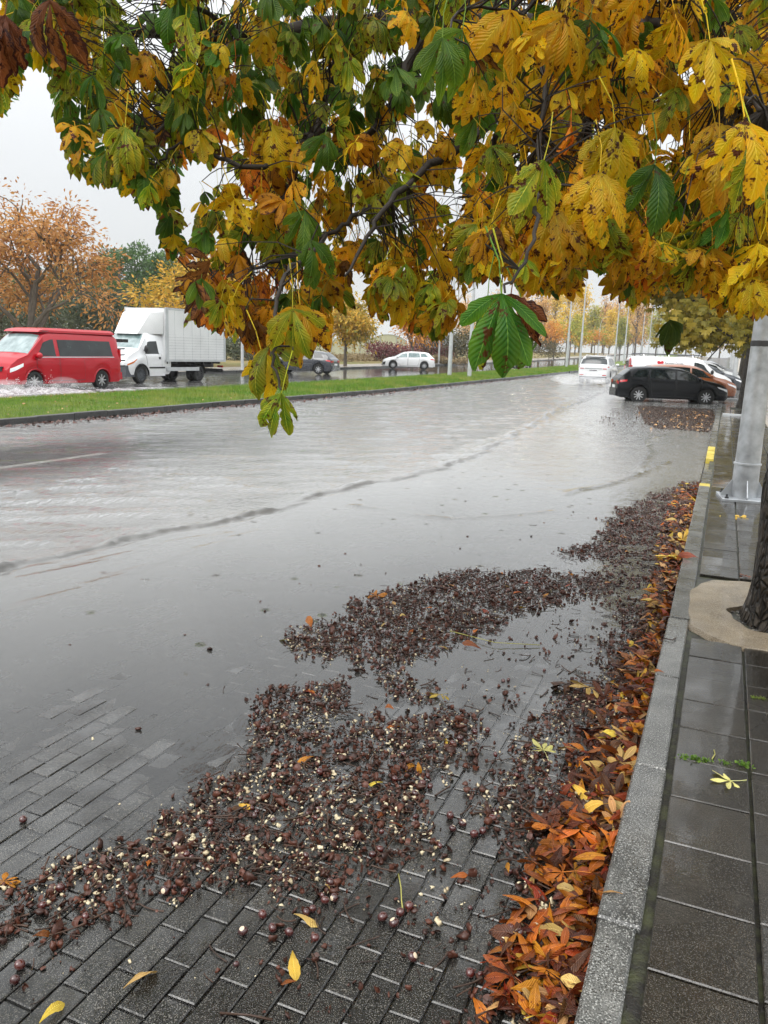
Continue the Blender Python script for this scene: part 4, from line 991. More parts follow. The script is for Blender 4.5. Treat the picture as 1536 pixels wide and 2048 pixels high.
for k in range(7): mb.box(bx0+.3+k*.65, bx0+.38+k*.65, -1.0, 1.0, .80, .92)
mb.box(bx0-.05, bx0+.02, -.9, .9, .45, .56); mb.build('chassis', MAT['dark_steel'], c.root)
c.box('side_guard', -3.35, -1.05, 1.0, 1.03, .50, .66, 'lamp_post_paint', True)
for sd_ in (1, -1):
    pts = [(xr_-.46*math.cos(a), sd_*.86, .36+.46*math.sin(a)) for a in [math.pi*k/10 for k in range(11)]]
    mb = MB()
    for a_, b_ in zip(pts, pts[1:]): mb.add([Vector(a_)+Vector((0, -.14, 0)), Vector(a_)+Vector((0, .14, 0)), Vector(b_)+Vector((0, .14, 0)), Vector(b_)+Vector((0, -.14, 0))]+[Vector(q)+Vector((0, e, .02)) for q, e in ((a_, -.14), (a_, .14), (b_, .14), (b_, -.14))], [(0, 1, 2, 3), (7, 6, 5, 4), (0, 4, 5, 1), (3, 2, 6, 7)])
    mb.build('mudguard', MAT['black_plastic'], c.root)
c.box('tail_light', bx0-.05, bx0, .62, .92, .62, .72, 'tail_red', True); c.box('rear_bumper', bx0-.04, bx0+.04, -.95, .95, .40, .50, 'dark_steel')
tp_ = at(262, 33.4); c.place(tp_.x, tp_.y, rad(-90), -.01)

# =================================================================== LAMP POSTS
def lamp_post_mesh(h=11.0, arm=1.9, thick=.115):
    post = MB().tube([(0, 0, 0), (0, 0, 3.4)], [thick, thick*.86], 12).tube([(0, 0, 3.38), (0, 0, 3.5)], [thick*.95, thick*.8], 12)
    pts = [(0, 0, 3.45), (0, 0, h-2.6)]; rs = [thick*.68, thick*.48]
    for k in range(1, 9):
        a = rad(84)*k/8; pts.append((arm*.62*(1-math.cos(a)), 0, h-2.6+2.5*math.sin(a))); rs.append(thick*(.48-.022*k))
    pts.append((arm, 0, h-.06)); rs.append(thick*.28); post.tube(pts, rs, 10)
    head = MB().box(-.1, .62, -.13, .13, -.03, .06, Matrix.Translation((arm, 0, h-.03)), .75)
    flange = MB().slab(-.2, .2, -.2, .2, 0, .03, .006)
    out = []
    for nm, mb, mt in (('post', post, 'lamp_post_paint'), ('lamp_head', head, 'grey_plastic'), ('base_plate', flange, 'galvanised')):
        me = bpy.data.meshes.new(nm); me.from_pydata(mb.v, [], mb.f); me.update(); me.materials.append(MAT[mt])
        me.polygons.foreach_set('use_smooth', np.ones(len(me.polygons), dtype=bool)); me.set_sharp_from_angle(angle=rad(35)); out.append((nm, me))
    return out
LPM = {'tall': lamp_post_mesh(11.5, 2.0, .125), 'short': lamp_post_mesh(9.0, 1.5, .10)}
def lamp(x, y, rz, kind, label, group, z=None, lean=0.0):
    r = empty('street_lamp', (x, y, (hgt(y)+.16) if z is None else z), rz); r.rotation_euler.x = lean
    tag(r, label, 'street lamp', group)
    for nm, me in LPM[kind]: link(nm, me, None, r)
ordn = ['nearest', 'second nearest', 'third nearest', 'fourth nearest', 'fifth nearest', 'sixth nearest', 'seventh nearest', 'eighth nearest']
for k in range(7):
    y = 46+k*38.0
    for sd_ in (0, 1):
        x, yy_ = (-15.35, y) if sd_ == 0 else (-14.1, y+(.6 if k else 0))
        lamp(x, yy_, math.pi if sd_ == 0 else 0, 'tall', '%s %s lamp post of the %s pair on the grass median' % ('pale grey', ('road-side' if sd_ else 'far-side'), ordn[k]), 'lamp posts on the median')
for k in range(6):
    y = 43.2+k*37.5
    lamp(-28.2, y, 0, 'short', '%s grey lamp post on the pavement across the road' % ordn[k], 'lamp posts on the far pavement', hgt(y)+.12)
for k in range(1, 5):
    y = 10.4+k*38.2
    lamp(.42, y, math.pi, 'tall', '%s lamp post standing along the kerb beyond the big galvanised pole' % ordn[k-1], 'lamp posts on the near pavement', hgt(y)+KT)
# big galvanised pole beside the kerb ------------------------------------------
pr = empty('street_lamp', (.335, 10.0, KT), rad(8)); tag(pr, 'large galvanised steel pole on a bolted base plate beside the kerb', 'street lamp')
MB().tube([(0, 0, .02), (0, 0, .42)], [.142, .140], 12).tube([(0, 0, .42), (0, 0, 1.95), (0, 0, 6), (0, 0, 9.0), (0, 0, 9.03)], [.136, .118, .095, .07, .06], 12).build('post', MAT['galvanised'], pr, 50)
MB().lathe([(.135, .405), (.150, .405), (.150, .425), (.135, .43)], 24).build('collar', MAT['galvanised'], pr)
MB().lathe([(.118, 1.74), (.125, 1.745), (.125, 1.80), (.117, 1.805)], 24).build('band', MAT['dark_steel'], pr)
MB().slab(-.265, .265, -.265, .265, 0, .028, .004).build('base_plate', MAT['galvanised'], pr)
for k in range(4):
    M = Matrix.Rotation(k*math.pi/2-rad(8)*0, 4, 'Z')
    MB().add([M @ Vector(v) for v in ((.12, -.006, .028), (.25, -.006, .028), (.25, -.006, .05), (.13, -.006, .24), (.12, .006, .028), (.25, .006, .028), (.25, .006, .05), (.13, .006, .24))], [(0, 1, 2, 3), (7, 6, 5, 4), (1, 5, 6, 2), (2, 6, 7, 3)]).build('gusset', MAT['galvanised'], pr, 20)
    M = M @ Matrix.Rotation(math.pi/4, 4, 'Z')
    mb = MB().lathe([(.022, .028), (.022, .045), (.012, .048), (.012, .075), (.0, .076)], 6, M @ Matrix.Translation((.30, 0, 0))); mb.build('anchor_bolt', MAT['dark_steel'], pr)
pts = [(0, 0, 9.0), (-.05, 0, 9.8), (-.3, 0, 10.7), (-.9, 0, 11.3), (-1.8, 0, 11.45)]
MB().tube(pts, [.07, .06, .055, .05, .04], 10).build('arm', MAT['galvanised'], pr); MB().box(-2.4, -1.7, -.14, .14, 11.40, 11.50).build('lamp_head', MAT['grey_plastic'], pr)
# low metal edgings across the pavement
for k, (y, x0, x1) in enumerate(((25.9, .02, .56), (36.2, .04, .66))):
    mb = MB().slab(x0, x1, y-.04, y+.04, hgt(y)+KT, hgt(y)+KT+.06, .008)
    tag(mb.build('pavement_edging', MAT['lamp_post_paint'], None), ['pale metal edging bar across the pavement, nearer one', 'pale metal edging bar across the pavement by the parked cars'][k], 'edging', 'edging bars')

# =================================================================== TREES AND PLANTS
def leafcloud(name, C, size, mat, parent=None, up=.25, aspect=.42, rs=0, hang=0.0, val=None):
    rs_ = np.random.RandomState(rs); n = len(C)
    d = rs_.normal(size=(n, 3)); d[:, 2] = d[:, 2]*.7-hang; d /= np.linalg.norm(d, axis=1)[:, None]
    q = rs_.normal(size=(n, 3)); q[:, 2] += up*3; s = np.cross(d, q); s /= np.linalg.norm(s, axis=1)[:, None]+1e-9
    sz = (size*(.55+.9*rs_.rand(n)))[:, None]; nn = np.cross(s, d)
    V = np.zeros((n, 4, 3)); V[:, 0] = C; V[:, 1] = C+d*sz*.55+s*sz*aspect*.5+nn*sz*.06; V[:, 2] = C+d*sz-nn*sz*.10; V[:, 3] = C+d*sz*.55-s*sz*aspect*.5+nn*sz*.06
    r = rs_.rand(n) if val is None else np.clip(val+.35*(rs_.rand(n)-.5), 0, 1)
    me = npmesh(name, V.reshape(-1, 3), np.arange(4*n).reshape(n, 4), attrs={'rnd': np.repeat(r, 4)})
    o = link(name, me, MAT[mat], parent); o['kind'] = 'stuff'; return o
def limbs(base, dirv, length, r, levels, rr, mb, tips, split=(3, 4), spread=.65, upw=.25, shrink=.68, wob=.12):
    p = Vector(base); d = Vector(dirv).normalized(); pts = [p.copy()]; n = 4
    for k in range(n):
        d = (d+Vector((rr.gauss(0, wob), rr.gauss(0, wob), rr.gauss(0, wob)+upw*.12))).normalized(); p = p+d*(length/n); pts.append(p.copy())
    mb.tube(pts, [r*(1-.35*k/n) for k in range(n+1)], 6 if levels > 1 else 4, False)
    if levels == 0: tips.append((pts[-1], d)); tips.append((pts[-2], d)); return
    for k in range(rr.randint(*split)):
        a = rr.uniform(0, 6.28); o = d.orthogonal(); o.rotate(Matrix.Rotation(a, 3, d)); q = rr.choice([pts[-1], pts[-1], pts[-2], pts[-3]])
        nd = (d*(1-spread*.5)+o*spread*rr.uniform(.6, 1.2)+Vector((0, 0, upw))).normalized()
        limbs(q, nd, length*shrink*rr.uniform(.8, 1.15), r*.58, levels-1, rr, mb, tips, split, spread, upw, shrink, wob)
def tree(name, label, cat, p, h, seed, crown, bark='grey_bark', trunk=.3, levels=3, spread=.65, upw=.25, nleaf=12, lsize=.2, cr=.5, group=None, tr=.16, first=.3, hang=.3, split=(3, 4), aspect=.42):
    rr = random.Random(seed); r = empty(name, p); tag(r, label, cat, group)
    mb = MB(); tips = []
    tr_h = h*trunk; mb.tube([(0, 0, -.1), (0, 0, tr_h*.5), (rr.gauss(0, .05), rr.gauss(0, .05), tr_h)], [tr*1.2, tr, tr*.85], 8)
    t = mb.build('trunk', MAT[bark], r)
    mb = MB()
    for k in range(rr.randint(4, 5)):
        a = k*1.4+rr.uniform(-.3, .3); limbs((0, 0, tr_h*rr.uniform(.8, 1)), (math.cos(a)*spread, math.sin(a)*spread, 1), h*first, tr*.55, levels-1, rr, mb, tips, split, spread, upw)
    limbs((0, 0, tr_h*.98), (0, 0, 1), h*first*1.15, tr*.7, levels-1, rr, mb, tips, split, spread, upw)
    zm = max(t_[0].z for t_ in tips); sc_ = h/zm; hm = np.array([[*(t_[0])] for t_ in tips])
    b_ = mb.build('branches', MAT[bark], r); b_['kind'] = 'stuff'
    b_.data.transform(Matrix.Diagonal((sc_, sc_, sc_, 1))) if False else None
    rs_ = np.random.RandomState(seed); C = np.repeat(hm, nleaf, 0)+rs_.normal(size=(len(hm)*nleaf, 3))*cr*np.array([1, 1, .8])
    C = C[C[:, 2] > tr_h*.6]
    v = np.clip((C[:, 2]-tr_h)/(zm-tr_h), 0, 1)*.5+.25
    leafcloud('crown', C, lsize, crown, r, rs=seed, hang=hang, aspect=aspect, val=v if False else None)
    r['_h'] = zm
    r.scale = (h/zm,)*3; del r['_h']
    return r
# rust coloured tree behind the red van
p = at(62, 43); p.z = .1
tree('autumn_tree', 'large rust and orange autumn tree behind the red camper van', 'tree', p, 9.0, 5, 'crown_rust', levels=4, nleaf=24, lsize=.21, cr=.38, trunk=.18, spread=.72, tr=.22, upw=.22)
p = at(-40, 50); p.z = .1
tree('autumn_tree', 'second rust coloured tree, cut by the left border behind the larger one', 'tree', p, 8.0, 9, 'crown_rust', levels=3, nleaf=26, lsize=.24, cr=.45, trunk=.18, spread=.75, tr=.2)
p = at(392, 56); p.z = .1
tree('autumn_tree', 'golden yellow tree behind the cargo box of the truck', 'tree', p, 7.8, 12, 'crown_gold', levels=3, nleaf=45, lsize=.26, cr=.5, trunk=.2, spread=.8, tr=.16)
tree('street_tree', 'young street tree with yellow-green crown on the far pavement between two cars', 'street tree', (-28.9, 59.5, hgt(59)+.12), 5.3, 21, 'crown_gold', levels=3, nleaf=60, lsize=.27, cr=.5, trunk=.36, spread=.85, tr=.13, hang=.8)
tree('street_tree', 'orange-brown young street tree behind the white hatchback', 'street tree', (-29.4, 76, hgt(76)+.12), 5.4, 22, 'crown_orange', levels=3, nleaf=26, lsize=.27, cr=.45, trunk=.34, spread=.85, tr=.12, hang=.8)
for k, (px, dpt) in enumerate(((968, 105), (1108, 140), (1140, 150), (1162, 160), (1189, 175), (1196, 190), (1208, 205), (1266, 240))):
    p = at(px, dpt); tree('street_tree', 'thin young tree, %s of the row along the far pavement' % ordn[k], 'street tree', p, 5.2+.5*(k % 3), 30+k, ['crown_gold', 'crown_orange', 'crown_lime'][k % 3], levels=2, nleaf=20, lsize=.4, cr=.6, trunk=.42, spread=.6, tr=.09, group='young trees along the far pavement', hang=.3)
# dense masses: pines, oaks, bushes
def lobes_cloud(rr, lobes, n, jit_=.12, shell=.55):
    C = []; 
    for (cx, cy_, cz, rx, ry, rz, w) in lobes:
        m_ = int(n*w); d = rr.normal(size=(m_, 3)); d /= np.linalg.norm(d, axis=1)[:, None]; q = (shell+(1-shell)*rr.rand(m_))[:, None]
        C.append(np.array([cx, cy_, cz])+d*q*np.array([rx, ry, rz])*(1+jit_*rr.normal(size=(m_, 1))))
    return np.concatenate(C)
def pine(label, px, dpt, h, w, seed, crown='crown_pine', cat='pine tree', name='pine_tree', group='pine trees behind the road', n=5200, ls=.5):
    rr = random.Random(seed); rs_ = np.random.RandomState(seed); p = at(px, dpt); p.z = 0
    r = empty(name, p); tag(r, label, cat, group)
    mb = MB().tube([(0, 0, -.2), (rr.gauss(0, .1), 0, h*.45), (rr.gauss(0, .3), 0, h*.85)], [.28, .2, .08], 8)
    lob = []
    for k in range(16):
        a = rr.uniform(0, 6.28); zq = rr.uniform(.40, .92); q = w*.5*math.sqrt(rr.uniform(.1, 1))*(1.0-.55*max(0, zq-.6)/.4)
        rr_ = w*rr.uniform(.17, .27); lob.append((q*math.cos(a), q*math.sin(a), h*zq, rr_, rr_, rr_*.72, rr_)); mb.tube([(0, 0, h*zq*.72), (q*.9*math.cos(a), q*.9*math.sin(a), h*zq)], [.07, .03], 5)
    tot = sum(l[6] for l in lob); lob = [(*l[:6], l[6]/tot) for l in lob]
    mb.build('trunk', MAT['grey_bark'], r); C = lobes_cloud(rs_, lob, n); leafcloud('crown', C, ls, crown, r, up=.5, aspect=.35, rs=seed, hang=-.5)
    return r
for k, (px, dpt, h, w) in enumerate(((212, 118, 14.4, 7), (243, 108, 14.0, 8), (275, 116, 15.8, 8), (308, 110, 14.2, 7.5), (334, 120, 15.4, 8), (372, 112, 13.6, 8), (412, 118, 14.6, 9), (452, 114, 14.0, 8), (150, 122, 13, 9), (90, 118, 12, 9), (20, 125, 12, 9))):
    pine('tall dark pine, number order %s from the open sky on the left' % k if False else ['leftmost dark pine seen between rust tree and truck', 'second pine to the right of the rust tree', 'tallest pine crown above the truck cab', 'pine crown above the front of the cargo box', 'pine beside the golden tree', 'pine behind the golden tree', 'pine behind the hanging brown leaves', 'rightmost pine, showing through a gap in the leaves', 'pine showing through the rust tree', 'pine behind the rust tree, further left', 'pine behind the rust tree at the border'][k], px, dpt, h, w, 60+k)
pine('grey-green round oak between the rust tree and the truck', 232, 72, 6.2, 7, 90, 'crown_oak', 'oak tree', 'oak_tree', None, 9000, .3)
pine('dark bushy oak behind the red van roof', 130, 78, 5.2, 8, 91, 'crown_oak', 'oak tree', 'oak_tree', None, 7000, .32)
pine('dark oak bush at the border behind the red van', 5, 78, 5.0, 8, 92, 'crown_oak', 'oak tree', 'oak_tree', None, 6000, .32)
pine('dark oak behind the truck cargo box', 330, 85, 6.0, 9, 93, 'crown_oak', 'oak tree', 'oak_tree', None, 6000, .32)
pine('dark oak behind the rear of the truck', 470, 80, 7.0, 8, 94, 'crown_pine', 'oak tree', 'oak_tree', None, 6000, .34)
def bush(label, px, dpt, w, h, crown, seed, n=2600, ls=.26, name='bush', cat='bush', group=None, d=None):
    rs_ = np.random.RandomState(seed); rr = random.Random(seed); p = at(px, dpt)
    r = empty(name, p); tag(r, label, cat, group); lob = []
    for k in range(9):
        q = rr.uniform(-.5, .5); lob.append((q*w, rr.uniform(-.3, .3)*(d or w*.5), h*rr.uniform(.3, .62), w*.22, w*.2, h*rr.uniform(.28, .42), 1/9))
    mb = MB()
    for k in range(7): a = rr.uniform(0, 6.28); mb.tube([(0, 0, -.1), (w*.2*math.cos(a), w*.2*math.sin(a), h*.6)], [.05, .02], 5)
    mb.build('stem', MAT['grey_bark'], r)
    C = lobes_cloud(rs_, lob, n, .1, .45); C[:, 2] = np.abs(C[:, 2]); leafcloud('foliage', C, ls, crown, r, rs=seed, up=.3); return r
bush('plum coloured bush left of the white hatchback, by the plastic tunnels', 800, 88, 6.5, 2.6, 'crown_plum', 1)
bush('dark red-brown bush behind the white hatchback roof', 846, 92, 6, 3.0, 'crown_plum', 2)
bush('olive hedge bush right behind the white hatchback', 892, 92, 8, 4.6, 'crown_hedge', 3, 3600)
bush('large olive hedge behind the two median lamp posts', 942, 100, 9, 5.0, 'crown_hedge', 4, 4200)
bush('brownish bush behind the hanging green leaf', 1000, 112, 9, 4.4, 'crown_hedge', 5, 3600)
bush('low dark bush at the foot of the far yellow trees', 1052, 135, 11, 4.2, 'crown_hedge', 6, 3600, .34)
bush('dark shrub behind the dark grey hatchback', 560, 78, 8, 2.6, 'crown_hedge', 7, 3000)
bush('dark shrub at the rear corner of the truck', 500, 74, 7, 3.4, 'crown_oak', 8, 3000)
for k, (px, dpt, w) in enumerate(((640, 84, 9), (715, 90, 9), (778, 92, 7), (900, 84, 5))):
    bush(['strip of dry brown weeds behind the dark grey hatchback', 'strip of dry brown weeds in front of the plastic tunnels', 'dry weeds beside the plum coloured bush', 'dry weeds behind the white hatchback tail'][k], px, dpt, w, .95, 'dry_weeds', 10+k, 2400, .22, 'weeds', 'weeds', 'dry weeds in the far field', 2.5)
# far yellow poplars and bare trees ------------------------------------------
def poplar_proto(seed, h, w, crown, n=2600, ls=.62, bare=False):
    rr = random.Random(seed); rs_ = np.random.RandomState(seed); mb = MB().tube([(0, 0, -.3), (0, 0, h*.5), (0, 0, h*.97)], [.32, .2, .05], 6); P = []
    for k in range(46):
        z0 = h*rr.uniform(.12, .75); a = rr.uniform(0, 6.28); L = h*rr.uniform(.16, .3); q = w*.5*rr.uniform(.5, 1.1)*(1.15-z0/h)
        e = Vector((q*math.cos(a), q*math.sin(a), z0+L)); mb.tube([(0, 0, z0), (e.x*.6, e.y*.6, z0+L*.45), e], [.09, .06, .02], 4, False)
        for j in range(7): t = .35+.65*j/6; P.append((e.x*t, e.y*t, z0+L*t))
    P = np.array(P); me = []
    C = P[rs_.randint(len(P), size=n)]+rs_.normal(size=(n, 3))*np.array([w*.085, w*.085, .55])
    return mb, C
POP = []
for k, (h, w, cr_, n) in enumerate(((20, 9, 'crown_yellow', 4200), (18, 8, 'crown_peach', 3200), (17, 9, 'crown_lime', 3800), (13, 8, 'crown_orange', 3200), (19, 7, 'crown_peach', 1500))):
    mb, C = poplar_proto(200+k, h, w, cr_, n); r = empty('poplar_tree'); mb.build('trunk', MAT['grey_bark'], r); leafcloud('crown', C, .62, cr_, r, rs=k+5, up=.3); POP.append(r)
plist = [(930, 250, 1, .9, 'pale peach tree'), (985, 265, 4, 1, 'thin almost bare tree'), (1040, 240, 4, 1, 'thin pale tree'), (1078, 215, 1, .95, 'peach tree'), (1105, 235, 0, .92, 'yellow poplar'), (1133, 225, 0, 1.05, 'tall yellow poplar'), (1158, 240, 0, 1, 'golden poplar'), (1183, 225, 2, .8, 'yellow-green tree'),
         (1205, 250, 1, 1.0, 'peach tree'), (1232, 270, 1, 1.05, 'pale peach tree'), (1255, 240, 0, .8, 'yellow tree'), (1283, 280, 1, 1.1, 'peach tree'), (1312, 255, 2, .9, 'yellow-green tree'), (1340, 280, 0, .9, 'pale yellow tree'), (1372, 260, 1, .9, 'peach tree'), (1405, 280, 0, .85, 'yellow tree'), (1440, 270, 1, .9, 'peach tree'), (1475, 270, 0, .8, 'yellow tree'),
         (1010, 215, 3, .7, 'small orange tree'), (1064, 290, 1, 1.1, 'pale tree'), (1218, 215, 0, .62, 'low yellow tree'), (1150, 200, 2, .6, 'low yellow-green tree'), (1270, 225, 4, .9, 'thin bare tree'), (1100, 200, 3, .62, 'low orange tree'), (880, 240, 4, .8, 'thin pale tree'), (1240, 210, 2, .6, 'small lime tree')]
used = set()
for k, (px, dpt, v, s_, nm) in enumerate(plist):
    src = POP[v]
    if v in used: src = copy_tree(src)
    used.add(v); p = at(px, dpt); src.location = p; src.rotation_euler = (0, 0, k*1.3); src.scale = (s_, s_, s_)
    nx_ = plist[(k+1) % len(plist)]
    tag(src, '%s in the hazy distance, place %d from the west end of the far belt' % (nm, sorted(q[0] for q in plist).index(px)+1) if False else nm+' of the hazy far belt, '+['behind the hanging green leaf', 'just right of the hanging green leaf', 'left of the first pair of far lamps', 'between the far lamp pairs', 'above the white sport utility car', 'behind the white tradesman van', 'under the right-hand leaves'][min(6, max(0, int((px-930)//75)))], 'tree', 'trees of the far belt')
# plastic tunnels in the field -------------------------------------------------
def tunnel(px, dpt, w, h, L, label):
    p = at(px, dpt); r = empty('plastic_tunnel', p, rad(28)); tag(r, label, 'greenhouse', 'plastic crop tunnels')
    mb = MB(); n = 14; prof = [(w/2*math.cos(math.pi*k/n), h*.45+h*.55*math.sin(math.pi*k/n)) for k in range(n+1)]; prof = [(w/2, 0)]+prof+[(-w/2, 0)]
    m_ = len(prof)
    mb.add([(x, 0, z) for x, z in prof]+[(x, L, z) for x, z in prof]+[(x*.99, 0, z*.985) for x, z in prof]+[(x*.99, L, z*.985) for x, z in prof], [(k, k+1, m_+k+1, m_+k) for k in range(m_-1)]+[(2*m_+k, 3*m_+k, 3*m_+k+1, 2*m_+k+1) for k in range(m_-1)])
    mb.build('cover', MAT['tunnel_plastic'], r, 40)
    MB().add([(x*.985, .05, z*.98) for x, z in prof]+[(x*.985, .12, z*.98) for x, z in prof], [tuple(range(m_)), tuple(reversed(range(m_, 2*m_)))]).build('end_wall', MAT['tunnel_end'], r, None)
    for y in (0, L*.33, L*.66, L): MB().tube([(x*1.01, y-.02, z*1.01) for x, z in prof], .05, 5, True).build('hoop', MAT['galvanised'], r)
    for x in (-w*.2, w*.2): MB().tube([(x, -.02, 0), (x, -.02, h*.93)], .04, 5).build('upright', MAT['galvanised'], r)
for k, px in enumerate((636, 704, 776)):
    tunnel(px, 118, 6.0, 3.4, 22, ['plastic crop tunnel at the left of the row behind the parked cars', 'middle plastic crop tunnel of the row behind the young street tree', 'plastic crop tunnel nearest the plum bush'][k])
# row of thin fence posts in the field
# next chestnut along the pavement ----------------------------------------------
def palm_cloud(name, C, size, mat, parent, seed):
    """five-leaflet hanging clusters for trees too far to show each leaf"""
    rs_ = np.random.RandomState(seed); n = len(C); V = []; 
    az = rs_.rand(n)*6.28; out = np.stack([np.cos(az), np.sin(az), 0*az], 1); sd = np.stack([-np.sin(az), np.cos(az), 0*az], 1); S = (size*(.7+.6*rs_.rand(n)))[:, None]
    allV = []
    for k, a in enumerate((-1.25, -.65, 0, .65, 1.25)):
        d = sd*math.sin(a)+np.array([0, 0, -1.0])*math.cos(a)*.9+out*(.35+.2*rs_.rand(n))[:, None]; w = sd*math.cos(a)+np.array([0, 0, 1.0])*math.sin(a)
        l = S*(.75+.25*math.cos(a)); q = np.zeros((n, 4, 3)); q[:, 0] = C; q[:, 1] = C+d*l*.62+w*l*.19; q[:, 2] = C+d*l-out*l*.15; q[:, 3] = C+d*l*.62-w*l*.19; allV.append(q)
    V = np.stack(allV, 1).reshape(-1, 3); me = npmesh(name, V, np.arange(len(V)).reshape(-1, 4), attrs={'rnd': np.repeat(rs_.rand(n), 20)})
    o = link(name, me, MAT[mat], parent); o['kind'] = 'stuff'; return o
def far_chestnut(x, y, h, w, seed, label, n=17000, lo=.30):
    rr = random.Random(seed); rs_ = np.random.RandomState(seed); r = empty('chestnut_tree', (x, y, hgt(y)+KT)); tag(r, label, 'chestnut tree', 'chestnut trees along the pavement')
    mb = MB().tube([(0, 0, -.05), (.0, 0, .25), (.02, 0, 1.6), (0, .05, 2.5)], [.32, .25, .20, .17], 12); mb.build('trunk', MAT['chestnut_bark'], r)
    mb = MB(); tips = []
    for k in range(7):
        a = k*.9; limbs((0, 0, 1.9+.12*k), (math.cos(a), math.sin(a), .9-.05*k), w*.22, .09, 2, rr, mb, tips, (3, 3), .7, .05, .72)
    mb.build('branches', MAT['twig_bark'], r)['kind'] = 'stuff'
    lob = []
    for k in range(22):
        a = rr.uniform(0, 6.28); zq = rr.uniform(lo, .9); q = w*.5*math.sqrt(rr.uniform(.25, 1))*(1.05-.6*max(0, zq-.55)); s_ = w*rr.uniform(.13, .2); lob.append((q*math.cos(a), q*math.sin(a), h*zq, s_, s_, s_*.7, 1/22))
    C = lobes_cloud(rs_, lob, n, .15, .35); C = C[C[:, 2] > 1.75]; palm_cloud('crown', C, .19, 'crown_olive', r, seed); return r
far_chestnut(.72, 31.0, 8.5, 9.0, 400, 'chestnut tree with olive and yellow crown standing by the parked cars')
far_chestnut(.9, 56, 8.5, 9.0, 401, 'chestnut tree farther along the pavement beyond the parked cars', 9000)

# =================================================================== THE CHESTNUT TREE OVERHEAD
def leaflet(t0, a, L, W, rr, nv=12, nu=2, out=.25, fold=.35, curl=0.0, flat=False, serr=.05, tw=0.0, droop=.35, torn=0.0):
    """one leaflet from the hub; returns V, F, UV. hanging in the x/-z plane, face towards -y (flat: in x/y plane, face up)"""
    V = []; UV = []; F = []
    p = np.zeros(3); ds = L/nv; nk = [[(rr.uniform(.35, .8) if rr.random() < torn and 2 < j_ < nv else 1) for j_ in range(nv+1)] for _ in (0, 1)]; ph = rr.uniform(0, 6); wv = rr.uniform(.02, .06)
    for j in range(nv+1):
        t = j/nv; an = a*(1-droop*t); o = out*math.cos(t*2.4)-curl*t*t*1.6
        d = np.array([math.sin(an), -o, -math.cos(an)]); d /= np.linalg.norm(d)
        if j: p = p+d*ds
        side = np.array([math.cos(an), 0, math.sin(an)]); nrm = np.cross(side, d); nrm = nrm/np.linalg.norm(nrm)
        if nrm[1] > 0: nrm = -nrm
        w = W*(max(0.0, math.sin(math.pi*min(1, (t*.985+.004))**1.65)))**.8+.0015
        w *= 1+serr*((-1)**j)*(1 if 0 < j < nv else 0)
        tws = tw*t
        for i in range(-nu, nu+1):
            u = i/nu; f_ = fold*abs(u)*w; u_ = u*(nk[0][j] if u < 0 else nk[1][j])
            q = p+(side*math.cos(tws)+nrm*math.sin(tws))*u_*w-nrm*f_*.6+nrm*wv*L*.35*math.sin(t*9+ph+u*2)*abs(u)
            V.append(q); UV.append((.5+.5*u, t))
    m_ = 2*nu+1
    for j in range(nv):
        for i in range(m_-1): a_ = j*m_+i; F.append((a_, a_+1, a_+m_+1, a_+m_))
    V = np.array(V)
    if flat: V = np.stack([V[:, 0], -V[:, 2], -V[:, 1]], 1)
    return V, np.array(F), np.array(UV)
RND = {}
def cat_parts(parts):
    Vs, Fs, Us = [], [], []; b0 = 0; RND['a'] = np.concatenate([np.full(len(q[0]), R.random()) for q in parts])
    for V, F, U in parts: Vs.append(V); Fs.append(F+b0); Us.append(U); b0 += len(V)
    return np.concatenate(Vs), np.concatenate(Fs), np.concatenate(Us)
def stem(pts, r, n=3):
    mb = MB().tube(pts, r, n, False); return np.array(mb.v), np.array(mb.f), np.tile([[.5, .02]], (len(mb.v), 1))
def palm_leaf(seed, S=.17, hi=True, flat=False, n=None, curl=.0, petiole=True, torn=0.0):
    rr = random.Random(seed); n = n or rr.choice((5, 5, 6, 7)); parts = []
    spread_ = rr.uniform(.85, 1.25) if not flat else 1.9
    for k in range(n):
        q = (k-(n-1)/2)/((n-1)/2); a = q*spread_*rr.uniform(.85, 1.1)+rr.uniform(-.1, .1); L = S*(1-.36*abs(q)**1.5)*rr.uniform(.85, 1.15)
        parts.append(leaflet(0, a, L, L*rr.uniform(.12, .168), rr, 14 if hi else 7, 2 if hi else 1, rr.uniform(-.35, .95) if not flat else rr.uniform(-.1, .2), rr.uniform(.1, .8), rr.uniform(-.2, .5)+curl, flat, .035 if hi else .0, rr.uniform(-1.0, 1.0), .42 if not flat else .15, torn))
    if petiole:
        if flat: parts.append(stem([(0, 0, .002), (rr.uniform(-.02, .02), -S*.4, .008), (rr.uniform(-.05, .05), -S*.85, .002)], [.0022, .0018, .0024]))
        else: parts.append(stem([(0, 0, 0), (0, S*.08, S*.35), (rr.uniform(-.02, .02), S*.3, S*.75)], [.0017, .0016, .0024]))
    return cat_parts(parts)
LEAFCLS = ['leaf_green', 'leaf_lime', 'leaf_yellow', 'leaf_orange', 'leaf_brown']
LM = {}
for ci, c_ in enumerate(LEAFCLS):
    LM[c_] = []
    for v_ in range(12):
        V, F, U = palm_leaf(ci*31+v_*7+1, .17, True, curl=.7 if c_ == 'leaf_brown' else (.35 if c_ == 'leaf_orange' else .08), torn={'leaf_green': .04, 'leaf_lime': .12}.get(c_, .22))
        me = npmesh('leaf', V, F, U, smooth=True); me.materials.append(MAT[c_]); LM[c_].append(me)
LOW = [palm_leaf(900+v_, .17, False) for v_ in range(8)]
